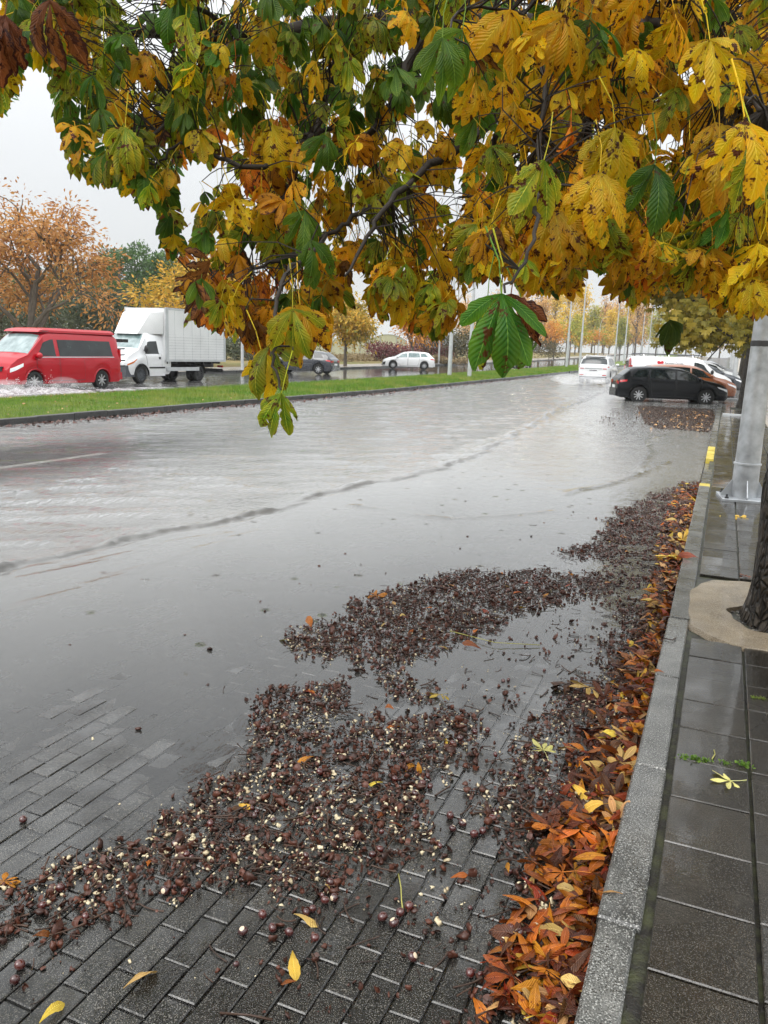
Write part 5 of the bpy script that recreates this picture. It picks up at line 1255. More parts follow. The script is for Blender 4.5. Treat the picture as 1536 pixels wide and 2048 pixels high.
BND = [(-200, 230), (0, 228), (28, 212), (36, 128), (104, 150), (132, 235), (142, 366), (196, 372), (268, 392), (286, 428), (308, 430), (326, 462), (342, 515), (372, 540), (384, 640), (402, 662), (470, 680), (494, 720), (560, 715), (625, 700), (652, 690), (662, 628), (692, 640), (702, 560), (738, 560), (748, 640), (800, 655), (862, 688), (918, 690), (926, 590), (1000, 560), (1080, 600), (1142, 606), (1150, 548), (1232, 552), (1246, 605), (1262, 625), (1310, 600), (1400, 590), (1470, 640), (1540, 640), (1760, 640)]
bx_, by_ = zip(*BND)
def pick_class(px, py, rr):
    if py > 470 and 330 < px < 560: w = (2, 5, 22, 46, 25)
    elif px < 430 and py < 470: w = (34, 38, 22, 3, 3)
    elif py < 230 and px < 930: w = (38, 34, 26, 2, 0)
    elif px < 1000: w = (13, 26, 48, 11, 2)
    else: w = (9, 17, 64, 9, 1)
    return rr.choices(LEAFCLS, w)[0]
ct = empty('chestnut_tree', (tree_c.x, tree_c.y, KT)); tag(ct, 'horse chestnut tree with green and yellow leaves overhanging the flooded street', 'chestnut tree')
def loc(p): return Vector(p)-Vector((tree_c.x, tree_c.y, KT))
# trunk with root flare and ridged bark
V = []; n = 72; zs = [z*.045 for z in range(0, 64)]
for z in zs:
    r = .190+.075*math.exp(-z/.16)+.02*math.exp(-z/.8); ox = -.035*z-.01; oy = .02*math.sin(z*.9+1)
    for k in range(n):
        t = 2*math.pi*k/n; root = 1+.22*math.exp(-z/.13)*max(0, math.sin(3*t+.6))
        q = mnoise.noise(Vector((math.cos(t)*5, math.sin(t)*5, z*3.2)))*.022+mnoise.noise(Vector((math.cos(t)*15, math.sin(t)*15, z*7)))*.012
        V.append((ox+(r*root+q)*math.cos(t), oy+(r*root+q)*math.sin(t), z-.07))
F = [(i*n+k, i*n+(k+1) % n, (i+1)*n+(k+1) % n, (i+1)*n+k) for i in range(len(zs)-1) for k in range(n)]
link('trunk', npmesh('trunk', V, F, smooth=True), MAT['chestnut_bark'], ct)
top_ = Vector((tree_c.x+.04, tree_c.y, 2.85))
LIMBS = []
def limb(pts, r0, r1, n=8):
    """pts: (px, py, depth) along the way, or Vectors"""
    P = [p if isinstance(p, Vector) else at(p[0], p[2], p[1]) for p in pts]; Q = []
    for i in range(len(P)-1):
        a, b_ = P[max(i-1, 0)], P[i]; c, d = P[i+1], P[min(i+2, len(P)-1)]
        for k in range(5):
            t = k/5; Q.append(.5*((2*b_)+(c-a)*t+(2*a-5*b_+4*c-d)*t*t+(3*b_-a-3*c+d)*t**3)+Vector((R.gauss(0, .006), R.gauss(0, .006), R.gauss(0, .006))))
    Q.append(P[-1]); rs = [r0+(r1-r0)*i/(len(Q)-1) for i in range(len(Q))]
    o = MB().tube([loc(q) for q in Q], rs, n).build('branch', MAT['twig_bark'], ct, 60); LIMBS.extend(zip(Q, rs)); return Q
limb([Vector((tree_c.x+.03, tree_c.y, 2.6)), Vector((.50, 5.0, 3.1)), (1480, 40, 4.6), (1250, 38, 4.3), (1030, 55, 4.2), (800, 40, 4.3), (600, 62, 4.3), (480, 72, 4.2), (330, 66, 4.1), (250, 60, 4.0), (118, 28, 3.9), (-60, -40, 4)], .085, .014)
limb([Vector((tree_c.x+.05, tree_c.y, 2.7)), Vector((.4, 4.3, 3.5)), (1300, -120, 3.4), (1290, 40, 2.9), (1240, 110, 2.7), (1180, 230, 2.5)], .04, .006)
limb([(1290, 40, 2.9), (1380, 80, 2.7), (1460, 170, 2.4), (1530, 220, 2.1)], .02, .007)
limb([Vector((tree_c.x, tree_c.y, 2.5)), (1420, 120, 4.4), (1290, 200, 4.0), (1180, 190, 3.7), (1000, 230, 3.4), (930, 290, 3.2), (860, 330, 3.1), (780, 402, 2.9), (735, 470, 2.8), (690, 552, 2.6)], .036, .004)
limb([(860, 330, 3.1), (790, 385, 3.2), (720, 425, 3.2), (655, 470, 3.2), (560, 520, 3.1), (470, 552, 3.1), (392, 568, 3.1)], .014, .004)
limb([(1030, 55, 4.2), (900, 60, 3.9), (832, 98, 3.7), (790, 190, 3.6), (755, 248, 3.5), (725, 272, 3.5), (640, 262, 3.4), (560, 300, 3.3)], .03, .006)
limb([(800, 40, 4.3), (690, 65, 3.9), (660, 180, 3.5), (590, 350, 3.3), (545, 430, 3.2), (490, 466, 3.1)], .02, .006)
limb([(480, 72, 4.2), (440, 120, 3.4), (385, 165, 3.1), (330, 250, 3.0), (260, 300, 2.9)], .016, .005)
limb([(600, -100, 3.6), (500, -30, 3.5), (380, 0, 3.4), (480, 65, 3.6)], .02, .008)
limb([(640, 262, 3.4), (520, 330, 3.0), (420, 310, 3.0), (360, 290, 3.0), (310, 330, 3.0)], .012, .004)
limb([(1250, 38, 4.3), (1120, 120, 3.6), (1010, 250, 3.4), (985, 330, 3.4), (960, 420, 3.2)], .018, .006)
limb([(1480, 40, 4.6), (1440, 240, 3.9), (1500, 330, 3.6), (1440, 470, 3.5), (1380, 560, 3.4)], .03, .006)
limb([Vector((.4, 4.3, 3.5)), (1100, -200, 3.2), (1090, 60, 2.7), (1082, 300, 2.2), (1072, 420, 2.0), (1052, 520, 1.86), (1010, 585, 1.77)], .012, .0026)
limb([(1090, 60, 2.7), (960, 10, 2.4), (895, 70, 2.2)], .006, .003)
limb([(655, 470, 3.2), (600, 520, 2.6), (560, 560, 2.3), (552, 640, 2.2), (548, 720, 2.18), (563, 780, 2.15)], .009, .003)
limb([Vector((.5, 5.0, 3.1)), Vector((-.3, 3.2, 4.0)), Vector((-1.4, 2.0, 4.3)), Vector((-2.4, 1.0, 4.2))], .06, .015)
limb([Vector((.5, 5.0, 3.1)), Vector((.6, 3.2, 3.9)), Vector((.5, 1.5, 4.2)), Vector((.2, .2, 4.1))], .06, .015)
limb([Vector((.5, 5.3, 3.0)), Vector((0, 6.8, 4.0)), Vector((-1, 8.4, 4.6)), Vector((-1.8, 9.5, 4.6))], .06, .015)
limb([Vector((.5, 5.3, 3.0)), Vector((1.4, 6.0, 4.0)), Vector((2.2, 6.4, 4.8))], .06, .015)
limb([Vector((.55, 5.25, 2.8)), Vector((.5, 5.4, 4.5)), Vector((.4, 5.2, 6.5))], .08, .02)
LQ = np.array([[*q[0]] for q in LIMBS])
# leaves: (hub, class, azimuth, size)
leaves = []
def add_leaf(p, cls, az, S, tilt=0.0, roll_=0.0): leaves.append((Vector(p), cls, az, S, tilt, roll_))
SPECIAL = [(1003, 588, 1.76, 'leaf_green', .15, 1.22), (1050, 630, 1.85, 'leaf_green', 1.2, .85), (1022, 588, 1.84, 'leaf_brown', -.5, .95), (975, 596, 1.82, 'leaf_green', -.9, .9), (1003, 590, 1.80, 'leaf_lime', .7, 1.1), (585, 618, 2.15, 'leaf_lime', .0, 1.05), (600, 610, 2.25, 'leaf_yellow', .5, 1.15), (563, 786, 2.15, 'leaf_lime', -.1, .9), (540, 690, 2.2, 'leaf_lime', -.5, .95), (522, 700, 2.3, 'leaf_yellow', .9, .95),
           (610, 420, 2.9, 'leaf_green', .2, 1.1), (885, 75, 2.1, 'leaf_green', .1, 1.1), (925, 60, 2.2, 'leaf_green', .6, 1.05), (1088, 320, 1.95, 'leaf_lime', .1, 1.0), (1200, 345, 2.0, 'leaf_yellow', -.1, 1.1), (1310, 330, 2.0, 'leaf_green', .1, 1.05), (1230, 255, 2.1, 'leaf_yellow', .2, 1.1), (1420, 80, 2.0, 'leaf_yellow', -.3, 1.1),
           (1490, 240, 1.8, 'leaf_yellow', .1, 1.15), (1440, 290, 2.1, 'leaf_yellow', -.2, 1.1), (1500, 300, 1.9, 'leaf_lime', .3, 1.0), (1130, 30, 2.2, 'leaf_yellow', .3, 1.15), (1180, 40, 2.3, 'leaf_green', .2, 1.2), (1060, 470, 2.3, 'leaf_yellow', .2, 1.1), (1110, 420, 2.2, 'leaf_yellow', -.3, 1.1),
           (1170, 430, 2.6, 'leaf_yellow', .4, 1.1), (250, 255, 2.7, 'leaf_lime', .2, 1.0), (372, 185, 2.9, 'leaf_green', 0, 1.1), (290, 100, 2.9, 'leaf_yellow', .3, 1.0), (10, 30, 2.2, 'leaf_brown', .2, 1.1), (100, 0, 2.3, 'leaf_brown', -.2, 1.1), (345, 10, 2.9, 'leaf_green', .1, 1.1), (545, 250, 3.0, 'leaf_yellow', .1, 1.1), (650, 270, 3.0, 'leaf_green', .3, 1.1),
           (620, 480, 2.6, 'leaf_green', .5, 1.1), (440, 600, 2.9, 'leaf_orange', .2, .9), (400, 590, 2.95, 'leaf_brown', .8, .8), (470, 600, 2.9, 'leaf_brown', .1, .8), (880, 560, 3.1, 'leaf_yellow', .1, 1.0), (780, 520, 3.1, 'leaf_yellow', .6, 1.0), (1340, 640, 2.9, 'leaf_green', .3, .7), (1020, 20, 2.2, 'leaf_yellow', .4, 1.1)]
for px, py, d, c_, da, S in SPECIAL: add_leaf(at(px, d, py), c_, YAW+da, S*R.uniform(.95, 1.05), R.gauss(0, .1), R.gauss(0, .12))
rl = random.Random(11); tries = 0; NT = 4600
cover = np.zeros((24, 48), int)
while len(leaves) < NT+len(SPECIAL) and tries < 160000:
    tries += 1
    px = rl.uniform(-120, 1660); 
    dmin = 2.2 if px > 950 else (2.7 if px < 480 else 3.0)
    d = dmin+(6.2-dmin)*rl.random()**1.1; S = rl.uniform(.55, .92)
    bnd = float(np.interp(px, bx_, by_)); ext = .17*S*.92*FPX/d
    py = rl.uniform(-170, 700) if rl.random() < .8 else bnd-ext-abs(rl.gauss(0, 30))
    if py+ext > bnd+rl.gauss(0, 6): continue
    if abs(px-(W0/2)) < 900 and py > -60:          # leave a few gaps where the photo shows sky
        g = mnoise.noise(Vector((px/95, py/80, 3.3)))
        if g < -.34: continue
        ic, jc = int((py+ext*.4+60)/32), int(px/32)
        if 0 <= ic < 24 and 0 <= jc < 48:
            need = 14 if py < 480 else 15
            if cover[ic, jc] > need and rl.random() < .85: continue
            rad_ = max(1, int(ext*.5/32))
            cover[max(0, ic-rad_+1):ic+rad_, max(0, jc-rad_+1):jc+rad_] += 1
    p = at(px, d, py)
    if p.z < 1.3: continue
    # gather loosely round the limbs so that leaves sit on twigs
    q = LQ[np.argmin(((LQ-np.array([*p]))**2).sum(1))]; dist = (Vector(q)-p).length
    if dist > .9 and rl.random() < .5: continue
    az = YAW+rl.choice((rl.gauss(0, .8), rl.uniform(-3.14, 3.14)))
    add_leaf(p, pick_class(px, py, rl), az, S, rl.gauss(0, .42), rl.gauss(0, .35))
leaves.sort(key=lambda l: -l[3]/max(.5, proj(l[0])[2])*(1 if -60 < proj(l[0])[0] < 1600 and proj(l[0])[1] > -150 else .2))
mb_tw = MB(); tw_n = 0
def leafM(p, az, S, tilt, rl_): return Matrix.Translation(p) @ Matrix.Rotation(az, 4, 'Z') @ Matrix.Rotation(tilt, 4, 'X') @ Matrix.Rotation(rl_, 4, 'Y') @ Matrix.Scale(S, 4)
for k, (p, c_, az, S, ti, ro) in enumerate(leaves[:300]):
    o = bpy.data.objects.new('leaf', LM[c_][k % 12]); col.objects.link(o); o.parent = ct
    o.matrix_local = leafM(loc(p), az, S, ti, ro)
def join_leaves(lst, name, parent, protos):
    groups = {}
    for i, (p, c_, az, S, ti, ro) in enumerate(lst): groups.setdefault(c_, []).append((i, p, az, S, ti, ro))
    for c_, g in groups.items():
        parts = []
        for (i, p, az, S, ti, ro) in g:
            V, F, U = protos[i % len(protos)]; M = np.array(leafM(loc(p), az, S, ti, ro)); parts.append((V @ M[:3, :3].T+M[:3, 3], F, U))
        V, F, U = cat_parts(parts); o = link(name, npmesh(name, V, F, U, attrs={'rnd': RND['a']}, smooth=True), MAT[c_], parent); o['kind'] = 'stuff'
join_leaves(leaves[300:], 'leaves', ct, LOW)
# twigs from the petiole ends to the nearest limb
for k, (p, c_, az, S, ti, ro) in enumerate(leaves):
    e = leafM(p, az, S, ti, ro) @ Vector((0, .17*.3, .17*.75)); d2 = ((LQ-np.array([*e]))**2).sum(1)+np.where(LQ[:, 2] < e.z-.25, .6, 0); j = int(np.argmin(d2)); q = Vector(LQ[j]); L = (q-e).length
    if L > .55 or L < .03: continue
    mid = e.lerp(q, .5)+Vector((rl.gauss(0, .03), rl.gauss(0, .03), .10*L))
    mb_tw.tube([loc(e), loc(e.lerp(mid, .5)+Vector((0, 0, .02*L))), loc(mid), loc(q)], [.0015, .0018, .0024, .0034], 4, False)
tw_ = mb_tw.build('twigs', MAT['twig_bark'], ct, 60); tw_['kind'] = 'stuff'
# crown above and behind the camera (out of the frame, shades the ground as the real one does)
over = []
for k in range(1500):
    for _ in range(20):
        a = rl.uniform(0, 6.28); q = 5.0*math.sqrt(rl.random()); x, y = tree_c.x+q*math.cos(a)*.95-.6, tree_c.y+q*math.sin(a)-.9; z = rl.uniform(2.5, 6.5)
        if (math.hypot(x-tree_c.x+.6, y-tree_c.y+.9)/5.2)**2+((z-2.5)/4.6)**2 > 1: continue
        pp = proj((x, y, z))
        if pp[2] < .4 and z < 2.9: continue
        if pp[2] > 0 and -160 < pp[0] < 1700 and pp[1] > -175: continue
        over.append((Vector((x, y, z)), rl.choices(LEAFCLS, (3, 3, 4, 1, .3))[0], rl.uniform(0, 6.28), rl.uniform(.9, 1.35), rl.gauss(0, .4), rl.gauss(0, .4))); break
join_leaves(over, 'upper_leaves', ct, LOW)

# =================================================================== FALLEN LEAVES, CONKERS AND HUSKS
def inpoly(x, y, P):
    c_ = np.zeros(np.shape(x), bool); j = len(P)-1
    for i in range(len(P)):
        xi, yi = P[i]; xj, yj = P[j]
        c_ ^= ((yi > y) != (yj > y)) & (x < (xj-xi)*(y-yi)/(yj-yi+1e-12)+xi); j = i
    return c_
def gpoly(P): return [tuple(gp(*q)[:2]) for q in P]
DR = [(.95, [(-60, 1815), (0, 1790), (90, 1765), (170, 1722), (290, 1665), (400, 1580), (440, 1552), (640, 1500), (860, 1490), (900, 1560), (860, 1640), (800, 1760), (560, 1800), (330, 1790), (215, 1870), (100, 1890), (0, 1885), (-60, 1900)]),
      (.95, [(500, 1445), (530, 1385), (590, 1365), (660, 1370), (680, 1410), (780, 1430), (870, 1440), (960, 1430), (960, 1500), (870, 1570), (640, 1560), (520, 1540)]),
      (.97, [(575, 1285), (620, 1245), (690, 1225), (740, 1188), (850, 1165), (875, 1146), (1060, 1142), (1200, 1150), (1230, 1185), (1100, 1215), (1010, 1240), (930, 1290), (860, 1310), (800, 1330), (880, 1395), (900, 1410), (830, 1405), (760, 1352), (680, 1325), (600, 1305)]),
      (.9, [(1105, 1105), (1195, 1082), (1220, 1040), (1270, 1015), (1300, 992), (1350, 975), (1396, 962), (1385, 1060), (1345, 1150), (1240, 1130), (1180, 1120)]),
      (.85, [(1000, 1500), (1090, 1420), (1180, 1350), (1230, 1250), (1290, 1150), (1365, 1100), (1300, 1440), (1230, 1700), (1150, 2060), (960, 2060), (1060, 1800), (1000, 1650), (930, 1640)]),
      (.30, [(540, 1790), (900, 1700), (1060, 1790), (960, 2060), (620, 2060), (480, 1900)]),
      (.75, [(1200, 1075), (1240, 1020), (1400, 955), (1385, 1080), (1345, 1260), (1250, 1270), (1215, 1160)]),
      (.22, [(860, 1330), (1250, 1150), (1300, 1180), (1200, 1340), (1080, 1440), (960, 1440)]),
      (.10, [(200, 1880), (560, 1800), (640, 2060), (0, 2060), (0, 1900)]),
      (.9, [(1275, 812), (1430, 812), (1425, 860), (1400, 885), (1330, 862), (1290, 848)])]
DRG = [(w, gpoly(P)) for w, P in DR]
def vnoise(x, y, f, s=0):
    return np.array([mnoise.noise(Vector((a*f+s, b_*f-s, s*.7))) for a, b_ in zip(x, y)])
def scatter(n, seed, ylo=1.05, yhi=11.9, base=.012, clump=3.0, thr=-.15, farw=1.0):
    rs_ = np.random.RandomState(seed); out = []
    got = 0
    while got < n:
        m_ = 40000; x = rs_.uniform(-2.9, -.17, m_); y = np.exp(rs_.uniform(math.log(ylo), math.log(yhi), m_))
        d = np.full(m_, base)
        wx = x+.035*np.sin(y*9+x*4+seed*0)+.03*np.sin(y*23+x*31)+.02*rs_.normal(size=m_)*np.sqrt(y/2.5); wy = y+.06*np.sin(x*11+y*3)+.05*np.sin(x*37+y*19)+.03*y/3*rs_.normal(size=m_)
        for w, P in DRG[:9]: d = np.maximum(d, w*inpoly(wx, wy, P))
        pr = d**1.5*(y/2.6)**.85*farw
        k = rs_.rand(m_) < pr*.42; x, y, d = x[k], y[k], d[k]
        nz = vnoise(x, y, clump, seed % 7)+.55*vnoise(x, y, clump*3.1, seed % 5+2); k = nz > thr-.30*(d > .8); out.append(np.stack([x[k], y[k], d[k]], 1)); got += int(k.sum())
    A = np.concatenate(out); rs_.shuffle(A); return A[:n]
def inst(name, protos, P, scale, mat, kind='stuff', parent=None, tilt=.6, rnd=None, seed=0, label=None, cat=None, lift=.5):
    rs_ = np.random.RandomState(seed); Vs, Fs, Rn = [], [], []; b0 = 0
    for v_ in range(len(protos)):
        V, F = protos[v_]; I = np.arange(v_, len(P), len(protos)); m_ = len(I)
        if not m_: continue
        a = rs_.rand(m_)*6.283; tx = rs_.normal(size=m_)*tilt; ty = rs_.normal(size=m_)*tilt
        ca, sa, cx, sx, cy_, sy = np.cos(a), np.sin(a), np.cos(tx), np.sin(tx), np.cos(ty), np.sin(ty)
        Z = np.zeros(m_); O = np.ones(m_)
        Rz = np.array([[ca, -sa, Z], [sa, ca, Z], [Z, Z, O]]).transpose(2, 0, 1); Rx = np.array([[O, Z, Z], [Z, cx, -sx], [Z, sx, cx]]).transpose(2, 0, 1); Ry = np.array([[cy_, Z, sy], [Z, O, Z], [-sy, Z, cy_]]).transpose(2, 0, 1)
        M = Rz @ Rx @ Ry; s = scale[I][:, None, None]
        W_ = np.einsum('nij,vj->nvi', M, V)*s
        W_[:, :, 2] -= W_[:, :, 2].min(1)[:, None]*lift
        W_ += P[I][:, None, :3]; Vs.append(W_.reshape(-1, 3)); Fs.append((F[None]+(np.arange(m_)*len(V))[:, None, None]).reshape(-1, F.shape[1])+b0); b0 += m_*len(V)
        Rn.append(np.repeat(rs_.rand(m_) if rnd is None else rnd[I], len(V)))
    me = npmesh(name, np.concatenate(Vs), np.concatenate(Fs), attrs={'rnd': np.concatenate(Rn)}, smooth=True)
    o = link(name, me, MAT[mat], parent); tag(o, label, cat, kind=kind); return o
def zlit(x, y, d, rs_, h=.010): return np.maximum(zpav(x, y), -.001)+rs_.rand(len(x))*h*np.clip(d, .1, 1)
def shell_proto(seed, u0=1.1, n=4, thick=.10):
    rr = random.Random(seed); V = []
    for l in (1.0, 1-thick):
        for i in range(n):
            for j in range(n):
                a = (i/(n-1)-.5)*2*u0*rr.uniform(.9, 1.1); e = (j/(n-1)-.5)*1.5*rr.uniform(.85, 1.15); q = l*(1+rr.uniform(-.09, .09))
                V.append((q*math.sin(a)*math.cos(e), q*math.sin(e), q*(math.cos(a)*math.cos(e)-.6)))
    F = []
    for l in (0, 1):
        for i in range(n-1):
            for j in range(n-1): k = l*n*n+i*n+j; F.append((k, k+1, k+n+1, k+n) if l else (k, k+n, k+n+1, k+1))
    rim = [i*n for i in range(n)]+[(n-1)*n+j for j in range(1, n)]+[i*n+n-1 for i in range(n-2, -1, -1)]+[j for j in range(n-2, 0, -1)]
    for a, b_ in zip(rim, rim[1:]+rim[:1]): F.append((a, b_, b_+n*n, a+n*n))
    V = np.array(V)*np.array([1, 1, .65]); return V, np.array(F)
def lump_proto(seed, flat=.6, rough_=.25, n=6, m_=4):
    rr = random.Random(seed); mb = MB().ball((0, 0, 0), 1, n, m_); V = np.array(mb.v); F = np.array(mb.f)
    d = np.array([1+rough_*mnoise.noise(Vector(v)*1.7+Vector((seed*3.1, 0, 0)))*1.6 for v in mb.v]); V = V*d[:, None]*np.array([1, rr.uniform(.6, 1), flat]); return V, F
def stalk_proto(seed, L=1.0, r=.035, bend=.6):
    rr = random.Random(seed); p = Vector((-.5*L, 0, 0)); a = -bend*rr.uniform(.3, 1); da = 2*abs(a)/5*rr.choice((1, 1, .4)); pts = [p.copy()]
    for k in range(5): p = p+Vector((math.cos(a), math.sin(a), rr.uniform(-.06, .06)))*L/5; a += da; pts.append(p.copy())
    mb = MB().tube(pts, [r*1.3, r, r*.9, r, r, r*1.6], 4, False); return np.array(mb.v), np.array(mb.f)
lab = 'dark drift of broken chestnut husks, stalks and nut fragments on the wet pavers'
shells = [shell_proto(k, R.uniform(.7, 1.35)) for k in range(7)]+[lump_proto(40+k, .5, .9) for k in range(6)]
A = scatter(17500, 1); rs1 = np.random.RandomState(5)
P_ = np.stack([A[:, 0], A[:, 1], zlit(A[:, 0], A[:, 1], A[:, 2], rs1)], 1); litter = inst('chestnut_husks', shells, P_, np.clip(.0072*np.exp(.42*rs1.normal(size=len(P_))), .003, .021), 'husk_brown', tilt=.9, seed=1, label=lab, cat='litter')
A = scatter(9500, 2, clump=4.2, thr=.16); A = A[rs1.rand(len(A)) < np.clip(1.15-(A[:, 1]-1.4)*.22, .16, 1)]; P_ = np.stack([A[:, 0], A[:, 1], zlit(A[:, 0], A[:, 1], A[:, 2], rs1, .015)], 1)
inst('nut_fragments', [lump_proto(60+k, .34, 1.1, 7, 4) for k in range(9)], P_, .0016+.0078*rs1.rand(len(P_))**2.2*np.clip(1.4-A[:, 1]*.16, .4, 1.1), 'nut_cream', tilt=.6, seed=2, label='cream crumbs of broken chestnuts scattered over the dark husk drifts', cat='litter')
A = scatter(3600, 3, thr=-.1); P_ = np.stack([A[:, 0], A[:, 1], zlit(A[:, 0], A[:, 1], A[:, 2], rs1, .02)], 1)
inst('leaf_stalks', [stalk_proto(k, 1, R.uniform(.018, .035), R.uniform(.1, 1.0)) for k in range(10)], P_, rs1.uniform(.025, .10, len(P_)), 'stalk_brown', tilt=.12, seed=3, label='thin dark leaf stalks and curled stems lying in the husk drifts', cat='litter')
m_ = 9000; x = rs1.uniform(-3.2, -.2, m_); y = rs1.uniform(20.5, 30.5, m_); k = inpoly(x, y, DRG[9][1]) | (rs1.rand(m_) < .05); x, y = x[k], y[k]
P_ = np.stack([x, y, np.maximum(zpav(x, y), 0)+.002], 1); inst('parking_litter', shells, P_, rs1.uniform(.008, .026, len(P_)), 'stalk_brown', tilt=.6, seed=8, label='brown litter on the drained pavers under the parked black hatchback', cat='litter')
m_ = 160; x = -.2-np.abs(rs1.normal(size=m_))*.9; y = rs1.uniform(20.5, 29, m_); P_ = np.stack([x, y, np.maximum(zpav(x, y), 0)+.004], 1)
def scrap_proto(seed):
    rr = random.Random(seed); V, F, U = leaflet(0, 0, 1, .3, rr, 4, 1, .2, .4, .4, True, 0, .5); return V-np.array([0, .5, 0]), F
scr = [scrap_proto(k) for k in range(6)]
inst('parking_leaves', scr, P_, rs1.uniform(.06, .13, len(P_)), 'litter_tan2', tilt=.4, seed=9, label='pale leaf scraps on the dark pavers under the parked black hatchback', cat='litter')
# leaves lying as things --------------------------------------------------------
FL = {}
LCLS = ['litter_orange', 'litter_rust', 'litter_tan', 'litter_dark', 'litter_yellow']
def flat_leaflet(seed, L=.13, curl=.4, hi=True):
    rr = random.Random(seed); V, F, U = leaflet(0, 0, L, L*rr.uniform(.14, .2), rr, 10 if hi else 5, 2 if hi else 1, rr.uniform(.1, .5), rr.uniform(.1, 1.1), curl*rr.uniform(.3, 1.5), True, .05 if hi else 0, rr.uniform(-1.1, 1.1), 0)
    V[:, 1] -= L/2; return V, F, U
for c_ in LCLS+['litter_pale']:
    FL[c_] = {'one': [], 'palm': []}
    for v_ in range(5):
        V, F, U = flat_leaflet(300+v_*3+hash(c_[-2:]) % 1, .13); me = npmesh('fallen_leaf', V, F, U, smooth=True); me.materials.append(MAT[c_]); FL[c_]['one'].append(me)
    for v_ in range(3):
        V, F, U = palm_leaf(500+v_*5, .13, True, True, n=(5, 6, 7)[v_], curl=.3 if c_ != 'litter_pale' else 0.0); me = npmesh('fallen_leaf', V, F, U, smooth=True); me.materials.append(MAT[c_]); FL[c_]['palm'].append(me)
def drift_w(y): return .60*float(np.interp(y, [1.2, 1.9, 2.4, 2.9, 3.6, 4.3, 5.3, 6.5, 8, 9.5, 11.4], [.36, .36, .34, .36, .40, .30, .24, .30, .42, .42, .38]))
rf = random.Random(23); dl = []
for k in range(2000):
    y = math.exp(rf.uniform(math.log(1.1), math.log(11.6))); w = drift_w(y); q = rf.random()**1.7; x = -.172-w*q*1.05-.01
    h = .055*math.exp(-q*w/.13)*min(1, 4/y)+.008; z = max(float(zpav(x, y)), 0)+.004+rf.random()*h
    cl = rf.choices(LCLS, (24, 32, 8, 33, 3) if y < 5 else (20, 26, 12, 36, 6))[0]
    dl.append((x, y, z, cl, rf.uniform(0, 6.28), rf.gauss(0, .42), rf.gauss(0, .42), rf.uniform(.45, 1.0), 'palm' if rf.random() < .10 else 'one'))
for k in range(150):                                # strays on the husks and on the water edge
    x = -.6-rf.random()*1.5; y = rf.uniform(1.3, 9)
    if not any(inpoly(np.array([x]), np.array([y]), P)[0] for w, P in DRG[:7]): continue
    dl.append((x, y, max(float(zpav(x, y)), 0)+.012, rf.choices(LCLS, (4, 4, 4, 2, 2))[0], rf.uniform(0, 6.28), rf.gauss(0, .25), rf.gauss(0, .25), rf.uniform(.35, .75), 'one'))
dl.sort(key=lambda q: proj(q[:3])[2]/q[7]*(1 if proj(q[:3])[1] < 2100 else 5))
LANDM = [(1.62, 'at the bottom edge'), (2.12, 'by the broken kerb corner'), (2.75, 'near the leaflet on the kerb'), (3.5, 'level with the weeds'), (4.7, 'below the gravel surround'), (6.3, 'level with the trunk'), (9, 'between trunk and pole'), (99, 'near the yellow kerb')]
def landm(y): return next(t for q, t in LANDM if y < q)
SEEN = {}
NM = {'litter_orange': 'orange', 'litter_rust': 'rust', 'litter_tan': 'tan', 'litter_dark': 'dark', 'litter_yellow': 'yellow'}
def lying(x, y, z, cl, a, tx, ty, s, kd, label, group=None, v=None):
    ms_l = FL[cl][kd]; o = bpy.data.objects.new('fallen_leaf', ms_l[(int(x*1e4) if v is None else v) % len(ms_l)]); col.objects.link(o)
    o.location = (x, y, z); o.rotation_euler = (tx, ty, a); o.scale = (s, s, s); tag(o, label, 'leaf', group); return o
for v_i, (x, y, z, cl, a, tx, ty, s, kd) in enumerate(dl[:262]):
    whr = ('touching the kerb' if x > -.25 else 'in the inner drift' if x > -.33 else 'in the middle drift' if x > -.42 else 'on the outer drift') if x > -.66 else ('on the husk litter' if x > -1.1 else 'far out on the husks')
    szw = 'big' if s > .78 else ('large' if s > .68 else 'medium' if s > .58 else 'small' if s > .48 else 'tiny'); til = ('nearly upright' if abs(tx)+abs(ty) > 1.15 else 'steeply tilted' if abs(tx)+abs(ty) > .8 else 'flat' if abs(tx)+abs(ty) < .35 else 'leaning')+(' curled' if v_i % 3 == 0 else '')
    lb_ = '%s %s %s %s %s, %s' % (szw, til, NM[cl], 'leaf' if kd == 'palm' else 'leaflet', whr, landm(y))
    lying(x, y, z+.003, cl, a, tx, ty, s, kd, lb_, 'fallen leaves along the kerb')
lowp = {'one': [flat_leaflet(700+k, .13, .4, False) for k in range(6)], 'palm': [palm_leaf(720+k, .13, False, True, petiole=False) for k in range(4)]}
for cl in LCLS:
    parts = []
    for i, (x, y, z, c2, a, tx, ty, s, kd) in enumerate(dl[262:]):
        if c2 != cl: continue
        V, F, U = lowp[kd][i % len(lowp[kd])]; M = np.array(Matrix.Translation((x, y, z)) @ Matrix.Rotation(a, 4, 'Z') @ Matrix.Rotation(ty, 4, 'Y') @ Matrix.Rotation(tx, 4, 'X') @ Matrix.Scale(s, 4)); parts.append((V @ M[:3, :3].T+M[:3, 3], F, U))
    if not parts: continue
    V, F, U = cat_parts(parts); tag(link('leaf_litter', npmesh('leaf_litter', V, F, U, attrs={'rnd': RND['a']}, smooth=True), MAT[cl]), '%s fallen leaves massed along the right-hand kerb' % NM[cl], 'leaf litter', kind='stuff')
def on(px, py, z=None):
    p = gp(px, py, 0.0 if z is None else z)
    if z is None: p.z = max(float(zpav(p.x, p.y)), 0)+.014
    return p
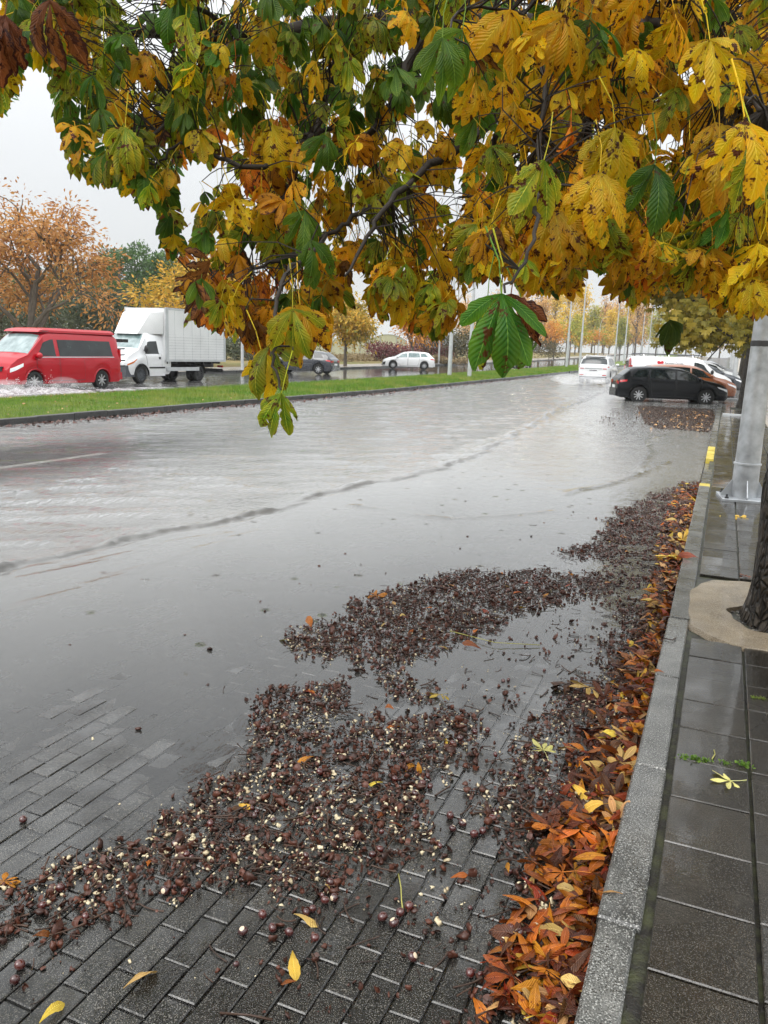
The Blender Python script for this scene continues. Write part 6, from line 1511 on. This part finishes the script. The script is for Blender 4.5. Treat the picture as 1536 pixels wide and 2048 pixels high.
UL = [(1462, 1562, KT+.006, 'litter_pale', 'palm', .62, 2.0, 'pale yellow leaf of few leaflets lying on the dark paving slabs'), (1085, 1522, None, 'litter_pale', 'palm', .62, .6, 'pale yellow leaf with a long stalk on the litter beside the kerb drift'),
      (1135, 1518, None, 'litter_tan', 'one', .75, 1.6, 'large tan leaflet beside the pale yellow stalked leaf'), (882, 1396, None, 'litter_yellow', 'palm', .62, 2.7, 'golden yellow leaf of several leaflets on the husk drift in the middle'),
      (618, 1250, None, 'litter_orange', 'one', .95, .8, 'bright orange leaf at the tip of the far husk drift'), (752, 1196, None, 'litter_orange', 'palm', .8, .4, 'crumpled orange and red leaf on the upper edge of the husk drift'),
      (285, 1960, .012, 'litter_tan', 'one', .80, -.45, 'single tan leaflet lying alone on the wet pavers'), (106, 2028, .012, 'litter_yellow', 'one', .62, -.1, 'yellow leaflet on the pavers at the lower left corner'),
      (1222, 1781, KT+.008, 'litter_tan', 'one', .52, 1.7, 'orange-tan leaflet lying on top of the speckled kerb stone'), (1378, 1114, KT+.01, 'litter_rust', 'one', 1.35, 1.75, 'curled rust red leaflet bridging the top of the kerb'),
      (1100, 1668, .03, 'litter_rust', 'palm', 1.15, .3, 'large wet rust red leaf spread at the edge of the kerb drift'), (1140, 1368, .03, 'litter_dark', 'palm', 1.1, 1.2, 'large dark brown leaf sticking out of the drift halfway along'),
      (1180, 1378, .04, 'litter_tan', 'palm', .9, 2.2, 'tan leaf lying over the large dark brown one'), (1338, 1116, .03, 'litter_yellow', 'palm', 1.4, .5, 'bright yellow leaf in the drift next to the curled red one'),
      (1013, 1764, None, 'litter_orange', 'one', .35, .4, 'small orange leaflet alone on the flooded paver near the drift'), (943, 1295, None, 'litter_rust', 'one', .95, 1.5, 'rolled rust red leaflet on the thin water among the pavers'),
      (776, 1422, None, 'litter_orange', 'one', .75, 1.0, 'narrow orange leaflet on the middle husk drift'), (1480, 1034, KT+.006, 'litter_yellow', 'palm', .9, .4, 'small yellow leaf on the slabs in front of the galvanised pole'),
      (570, 1283, None, 'litter_pale', 'one', .75, 1.4, 'pale bleached leaflet at the water edge of the far drift'), (1492, 1152, KT+.02, 'litter_rust', 'palm', .55, .4, 'crumpled brown leaf at the foot of the tree trunk'), (1318, 1342, KT+.006, 'litter_orange', 'one', .42, 1.4, 'small orange leaflet on the pale kerb stone'),
      (1440, 1032, KT+.005, 'litter_yellow', 'one', .4, .2, 'tiny yellow leaflet between kerb and galvanised pole'), (8, 1775, None, 'litter_orange', 'palm', .5, .3, 'orange leaf cut by the left border on the husk drift'), (620, 1388, None, 'litter_rust', 'one', .9, 1.2, 'long rust leaflet on top of the left husk drift')]
for k, (px, py, z, cl, kd, s, a, lb) in enumerate(UL):
    p = on(px, py, z)
    if z is None or z < .05: p.z = max(p.z, max(float(zpav(p.x, p.y)), 0)+.016+(.03 if p.x > -.55 else 0))
    lying(p.x, p.y, p.z, cl, a, .08 if z and z > .05 else rf.gauss(0, .18), rf.gauss(0, .08), s, kd, lb, v=k)
# conkers: shiny nuts with a pale scar ------------------------------------------
cb = MB().ball((0, 0, 0), (1, .94, .82), 16, 11); sc_b = MB()
for r_ in (0,):
    prof = [(.52, .70), (.40, .765), (.2, .815), (.0, .83)]; sc_b.lathe(prof, 12)
def cmesh(nm, mb, mt, r=None):
    V = np.array(mb.v)
    me = npmesh(nm, V, [tuple(f) for f in mb.f], attrs={'rnd': np.full(len(V), R.random() if r is None else r)}, smooth=True); me.materials.append(MAT[mt]); return me
CB = [cmesh('skin', cb, 'conker_skin', q) for q in (.1, .5, .9)]; CS = cmesh('scar', sc_b, 'conker_scar')
CL = [(612, 1830), (625, 1822), (650, 1805), (668, 1800), (578, 1870), (940, 1950), (825, 1918), (1100, 1590), (985, 1640), (925, 1650), (900, 1635), (948, 1672), (905, 1660), (965, 1665), (760, 1700), (745, 1712), (800, 1828), (818, 1815), (788, 1850), (765, 1838), (630, 1880), (660, 1770), (46, 1640), (1020, 1860), (1038, 1872), (1020, 1905), (525, 1835), (486, 1868), (545, 1862), (40, 1935), (30, 1965), (860, 1575), (845, 1570), (830, 1590), (1125, 1705), (1120, 1620), (1165, 1620), (790, 1560), (905, 1490), (920, 1480), (950, 1465), (975, 1462), (1010, 1950), (1040, 1990), (1075, 2010), (330, 1785), (120, 1780), (420, 1650), (350, 1690), (1090, 1640), (640, 1545)]
for k, (px, py) in enumerate(CL):
    p = gp(px, py, .01); zz_ = max(float(zpav(p.x, p.y)), -.004); s = rf.uniform(.0125, .0165)
    e = empty('conker', (p.x, p.y, zz_+s*.8), rf.uniform(0, 6.28)); e.rotation_euler.x = rf.gauss(0, 1.0); e.rotation_euler.y = rf.gauss(0, .8); e.scale = (s, s, s)
    link('skin', CB[k % 3], None, e)
    if k % 3 == 0: link('scar', CS, None, e)
    zone = 'at the left border' if px < 200 else ('near the pale stalk' if 730 < px < 860 and py > 1680 else 'in the lower left husk drift' if px < 560 else 'below the middle husk drift' if py > 1750 and px < 720 else 'in the puddle between the drifts' if py < 1500 else 'at the puddle edge by the leaf drift' if px < 980 and py < 1700 else 'at the foot of the leaf drift' if px > 980 else 'on the bare pavers')
    tag(e, 'shiny dark red conker %s%s' % (zone, ', its pale scar showing' if k % 3 == 0 else (', darker one' if k % 3 == 1 else ', redder one')), 'conker', 'conkers scattered on the pavers')
A = scatter(300, 6, base=.03); P_ = np.stack([A[:, 0], A[:, 1], zlit(A[:, 0], A[:, 1], A[:, 2], rs1, .012)], 1)
inst('small_conkers', [lump_proto(90+k, .85, .08, 10, 7) for k in range(3)], P_, rs1.uniform(.008, .014, len(P_)), 'conker_skin', tilt=.5, seed=12, label='small dark conkers mixed into the husk drifts', cat='conkers')
# strays floating on the calm water
FLT = [(140, 1290), (370, 1270), (638, 1133), (690, 1108), (722, 1130), (520, 1205), (415, 1370), (420, 1300), (277, 1460), (48, 1640), (697, 1385), (700, 1355), (345, 1595), (1040, 1080), (1138, 1165)]
P_ = np.array([[*gp(px, py, 0)[:2], .001] for px, py in FLT]); inst('floating_husks', shells, P_, rs1.uniform(.010, .016, len(P_)), 'husk_brown', tilt=.5, seed=15, label='single husks floating apart on the calm brown water', cat='litter')
# long stalk and stems seen singly
def twig(pts, r, label, mat='stalk_brown', name='fallen_twig'):
    P = [Vector(gp(px, py, z)) for px, py, z in pts]; mb = MB().tube(P, [r*1.3]+[r]*(len(P)-2)+[r*1.5], 6); me = npmesh(name, mb.v, [tuple(f) for f in mb.f], attrs={'rnd': [.5]*len(mb.v)}, smooth=True)
    tag(link(name, me, MAT[mat]), label, 'twig')
twig([(797, 1748, .01), (802, 1775, .02), (803, 1800, .015), (806, 1822, .01)], .0019, 'pale yellow leaf stalk standing out on the dark husks', 'petiole')
twig([(1005, 1600, .01), (1040, 1612, .02), (1062, 1600, .014), (1068, 1588, .01)], .003, 'thick dark curved twig lying in the puddle near the drift')
twig([(1080, 1290, .01), (990, 1285, .02), (900, 1262, .012)], .002, 'long thin tan stalk across the far husk drift', 'petiole')
twig([(440, 2026, .012), (500, 2030, .016), (545, 2040, .012)], .0024, 'reddish twig at the bottom border on the pavers')
twig([(1327, 1276, KT+.006), (1345, 1280, KT+.010), (1352, 1276, KT+.006)], .003, 'short dark twig on the pale kerb stone')
twig([(1240, 1900, .05), (1225, 1960, .06), (1215, 2045, .05)], .002, 'dark stem lying along the kerb drift near the bottom') if False else None
twig([(1000, 1930, .02), (1040, 1945, .03), (1100, 1920, .04)], .003, 'dark twig poking out of the leaf drift at the bottom')
twig([(1428, 1500, KT+.005), (1430, 1508, KT+.007), (1424, 1518, KT+.005)], .002, 'tiny pale stalk on the slab above the yellow leaf', 'petiole')
# weeds in the slab joint
for k, (px, py, s) in enumerate(((1368, 1516, 1), (1392, 1520, 1.1), (1412, 1522, .8), (1452, 1527, .8), (1488, 1532, 1.2), (1508, 1396, .8), (1524, 1398, .8))):
    p = gp(px, py, KT); rs_ = np.random.RandomState(k); n = 60; C = np.stack([rs_.normal(size=n)*.012*s, rs_.normal(size=n)*.006*s, rs_.rand(n)*.012*s], 1)
    e = empty('weed', p); tag(e, ['small green weed in the slab joint closest to the kerb', 'second green tuft in the same slab joint', 'thin green tuft in the middle of the slab joint', 'green sprig above the pale yellow leaf', 'largest weed, at the crossing of the slab joints', 'tiny weed in the long joint farther up', 'tiny weed right of the long joint, farther up'][k], 'weed', 'weeds in the paving joints')
    leafcloud('leaves', C, .011*s, 'grass_blades', e, rs=k, up=.8, aspect=.6)
# leaves caught under the median kerb and on the wet road edge
m_ = 1500; y = np.exp(rs1.uniform(math.log(11), math.log(60), m_)); x = XK+.05+np.abs(rs1.normal(size=m_))*.28; P_ = np.stack([x, y, np.vectorize(hgt)(y)+.004+0*x], 1)
inst('kerb_leaves', scr, P_, rs1.uniform(.05, .11, m_), 'husk_brown', tilt=.35, seed=19, label='brown leaf scraps washed against the median kerb', cat='leaf litter')
m_ = 420; y = np.exp(rs1.uniform(math.log(10), math.log(70), m_)); x = rs1.uniform(-16.9, -12.9, m_); P_ = np.stack([x, y, zmed(x, y)+.05], 1)
inst('turf_leaves', scr, P_, rs1.uniform(.04, .08, m_), 'litter_tan2', tilt=.4, seed=20, label='tan fallen leaves scattered over the green median grass', cat='leaf litter')
# =================================================================== SPLASH, SPRAY, HAZE
lit_dummy = 0
def mound(cx, cy_, lx, ly, h, n, seed, ang=0.0):
    V = []; F = []
    for j in range(n+1):
        for i in range(n*2+1):
            u, v = i/n-1, 2*j/n-1; q = max(0, 1-u*u)*max(0, 1-v*v); x, y = u*lx, v*ly
            nz = .55+.9*mnoise.fractal(Vector((x*1.6, y*1.6, seed)), 1.0, 2.0, 4); z = h*q**.8*max(.05, nz)+.035*q*mnoise.noise(Vector((x*6, y*6, seed)))
            V.append((cx+x*math.cos(ang)-y*math.sin(ang), cy_+x*math.sin(ang)+y*math.cos(ang), z-.01))
    m_ = n*2+1
    for j in range(n):
        for i in range(m_-1): a = j*m_+i; F.append((a, a+1, a+m_+1, a+m_))
    return V, F
V, F = mound(vp.x+1.30, vp.y-1.9, 2.1, .8, .22, 60, 3.1, rad(80))
sp1 = link('wheel_splash', npmesh('wheel_splash', V, F, smooth=True), MAT['foam_water']); tag(sp1, 'foaming bow wave thrown up beside the front wheel of the red camper van', 'splash', kind='stuff')
V2, F2 = mound(vp.x+1.5, vp.y+1.2, 3.6, .5, .06, 60, 7.7, rad(88)); tag(link('wake_foam', npmesh('wake_foam', V2, F2, smooth=True), MAT['foam_water']), 'low foamy wake trailing along the side of the red camper van', 'splash', kind='stuff')
m_ = 900; a = rs1.normal(size=m_)*1.3; P_ = np.stack([vp.x+1.3+rs1.normal(size=m_)*.5, vp.y-1.9+a, .05+np.abs(rs1.normal(size=m_))*.22*np.exp(-(a/1.6)**2)], 1)
inst('splash_drops', [lump_proto(120+k, .9, .2, 5, 4) for k in range(3)], P_, rs1.uniform(.004, .014, m_), 'water_drop', tilt=1, seed=30, label='flying drops around the bow wave of the red camper van', cat='splash')
V, F = [], []
mbs = MB(); rr = random.Random(4)
for k in range(22):
    q = rr.random(); mbs.ball((suv_p.x+rr.uniform(-1.5, 1.5), suv_p.y-2.3-q*3.2, hgt(suv_p.y)+.16+rr.random()*.28*(1-q*.5)), (rr.uniform(.45, .85), rr.uniform(.5, 1.1), rr.uniform(.14, .34)), 12, 8)
o = mbs.build('road_spray', None, None, None); o.data.materials.append(MAT['spray_air']); tag(o, 'white spray hanging behind the wheels of the white sport utility car', 'spray', kind='stuff')
mbs = MB(); rr = random.Random(9)
for k in range(7): mbs.ball((vp.x+1.2+rr.uniform(-.3, .5), vp.y-1.9+rr.uniform(-1.6, 1.4), .15+rr.random()*.2), (rr.uniform(.3, .5), rr.uniform(.4, .7), rr.uniform(.12, .25)), 12, 8)
o = mbs.build('wheel_spray', None, None, None); o.data.materials.append(MAT['spray_air']); tag(o, 'thin mist over the bow wave of the red camper van', 'spray', kind='stuff')
hz = MB().box(-905, 905, -65, 955, -1.6, 42).build('haze', None, None, None); hz.data.materials.append(MAT['haze_air']); hz['kind'] = 'stuff'
tag(hz, 'thin rainy haze filling the air over the whole street', 'haze')
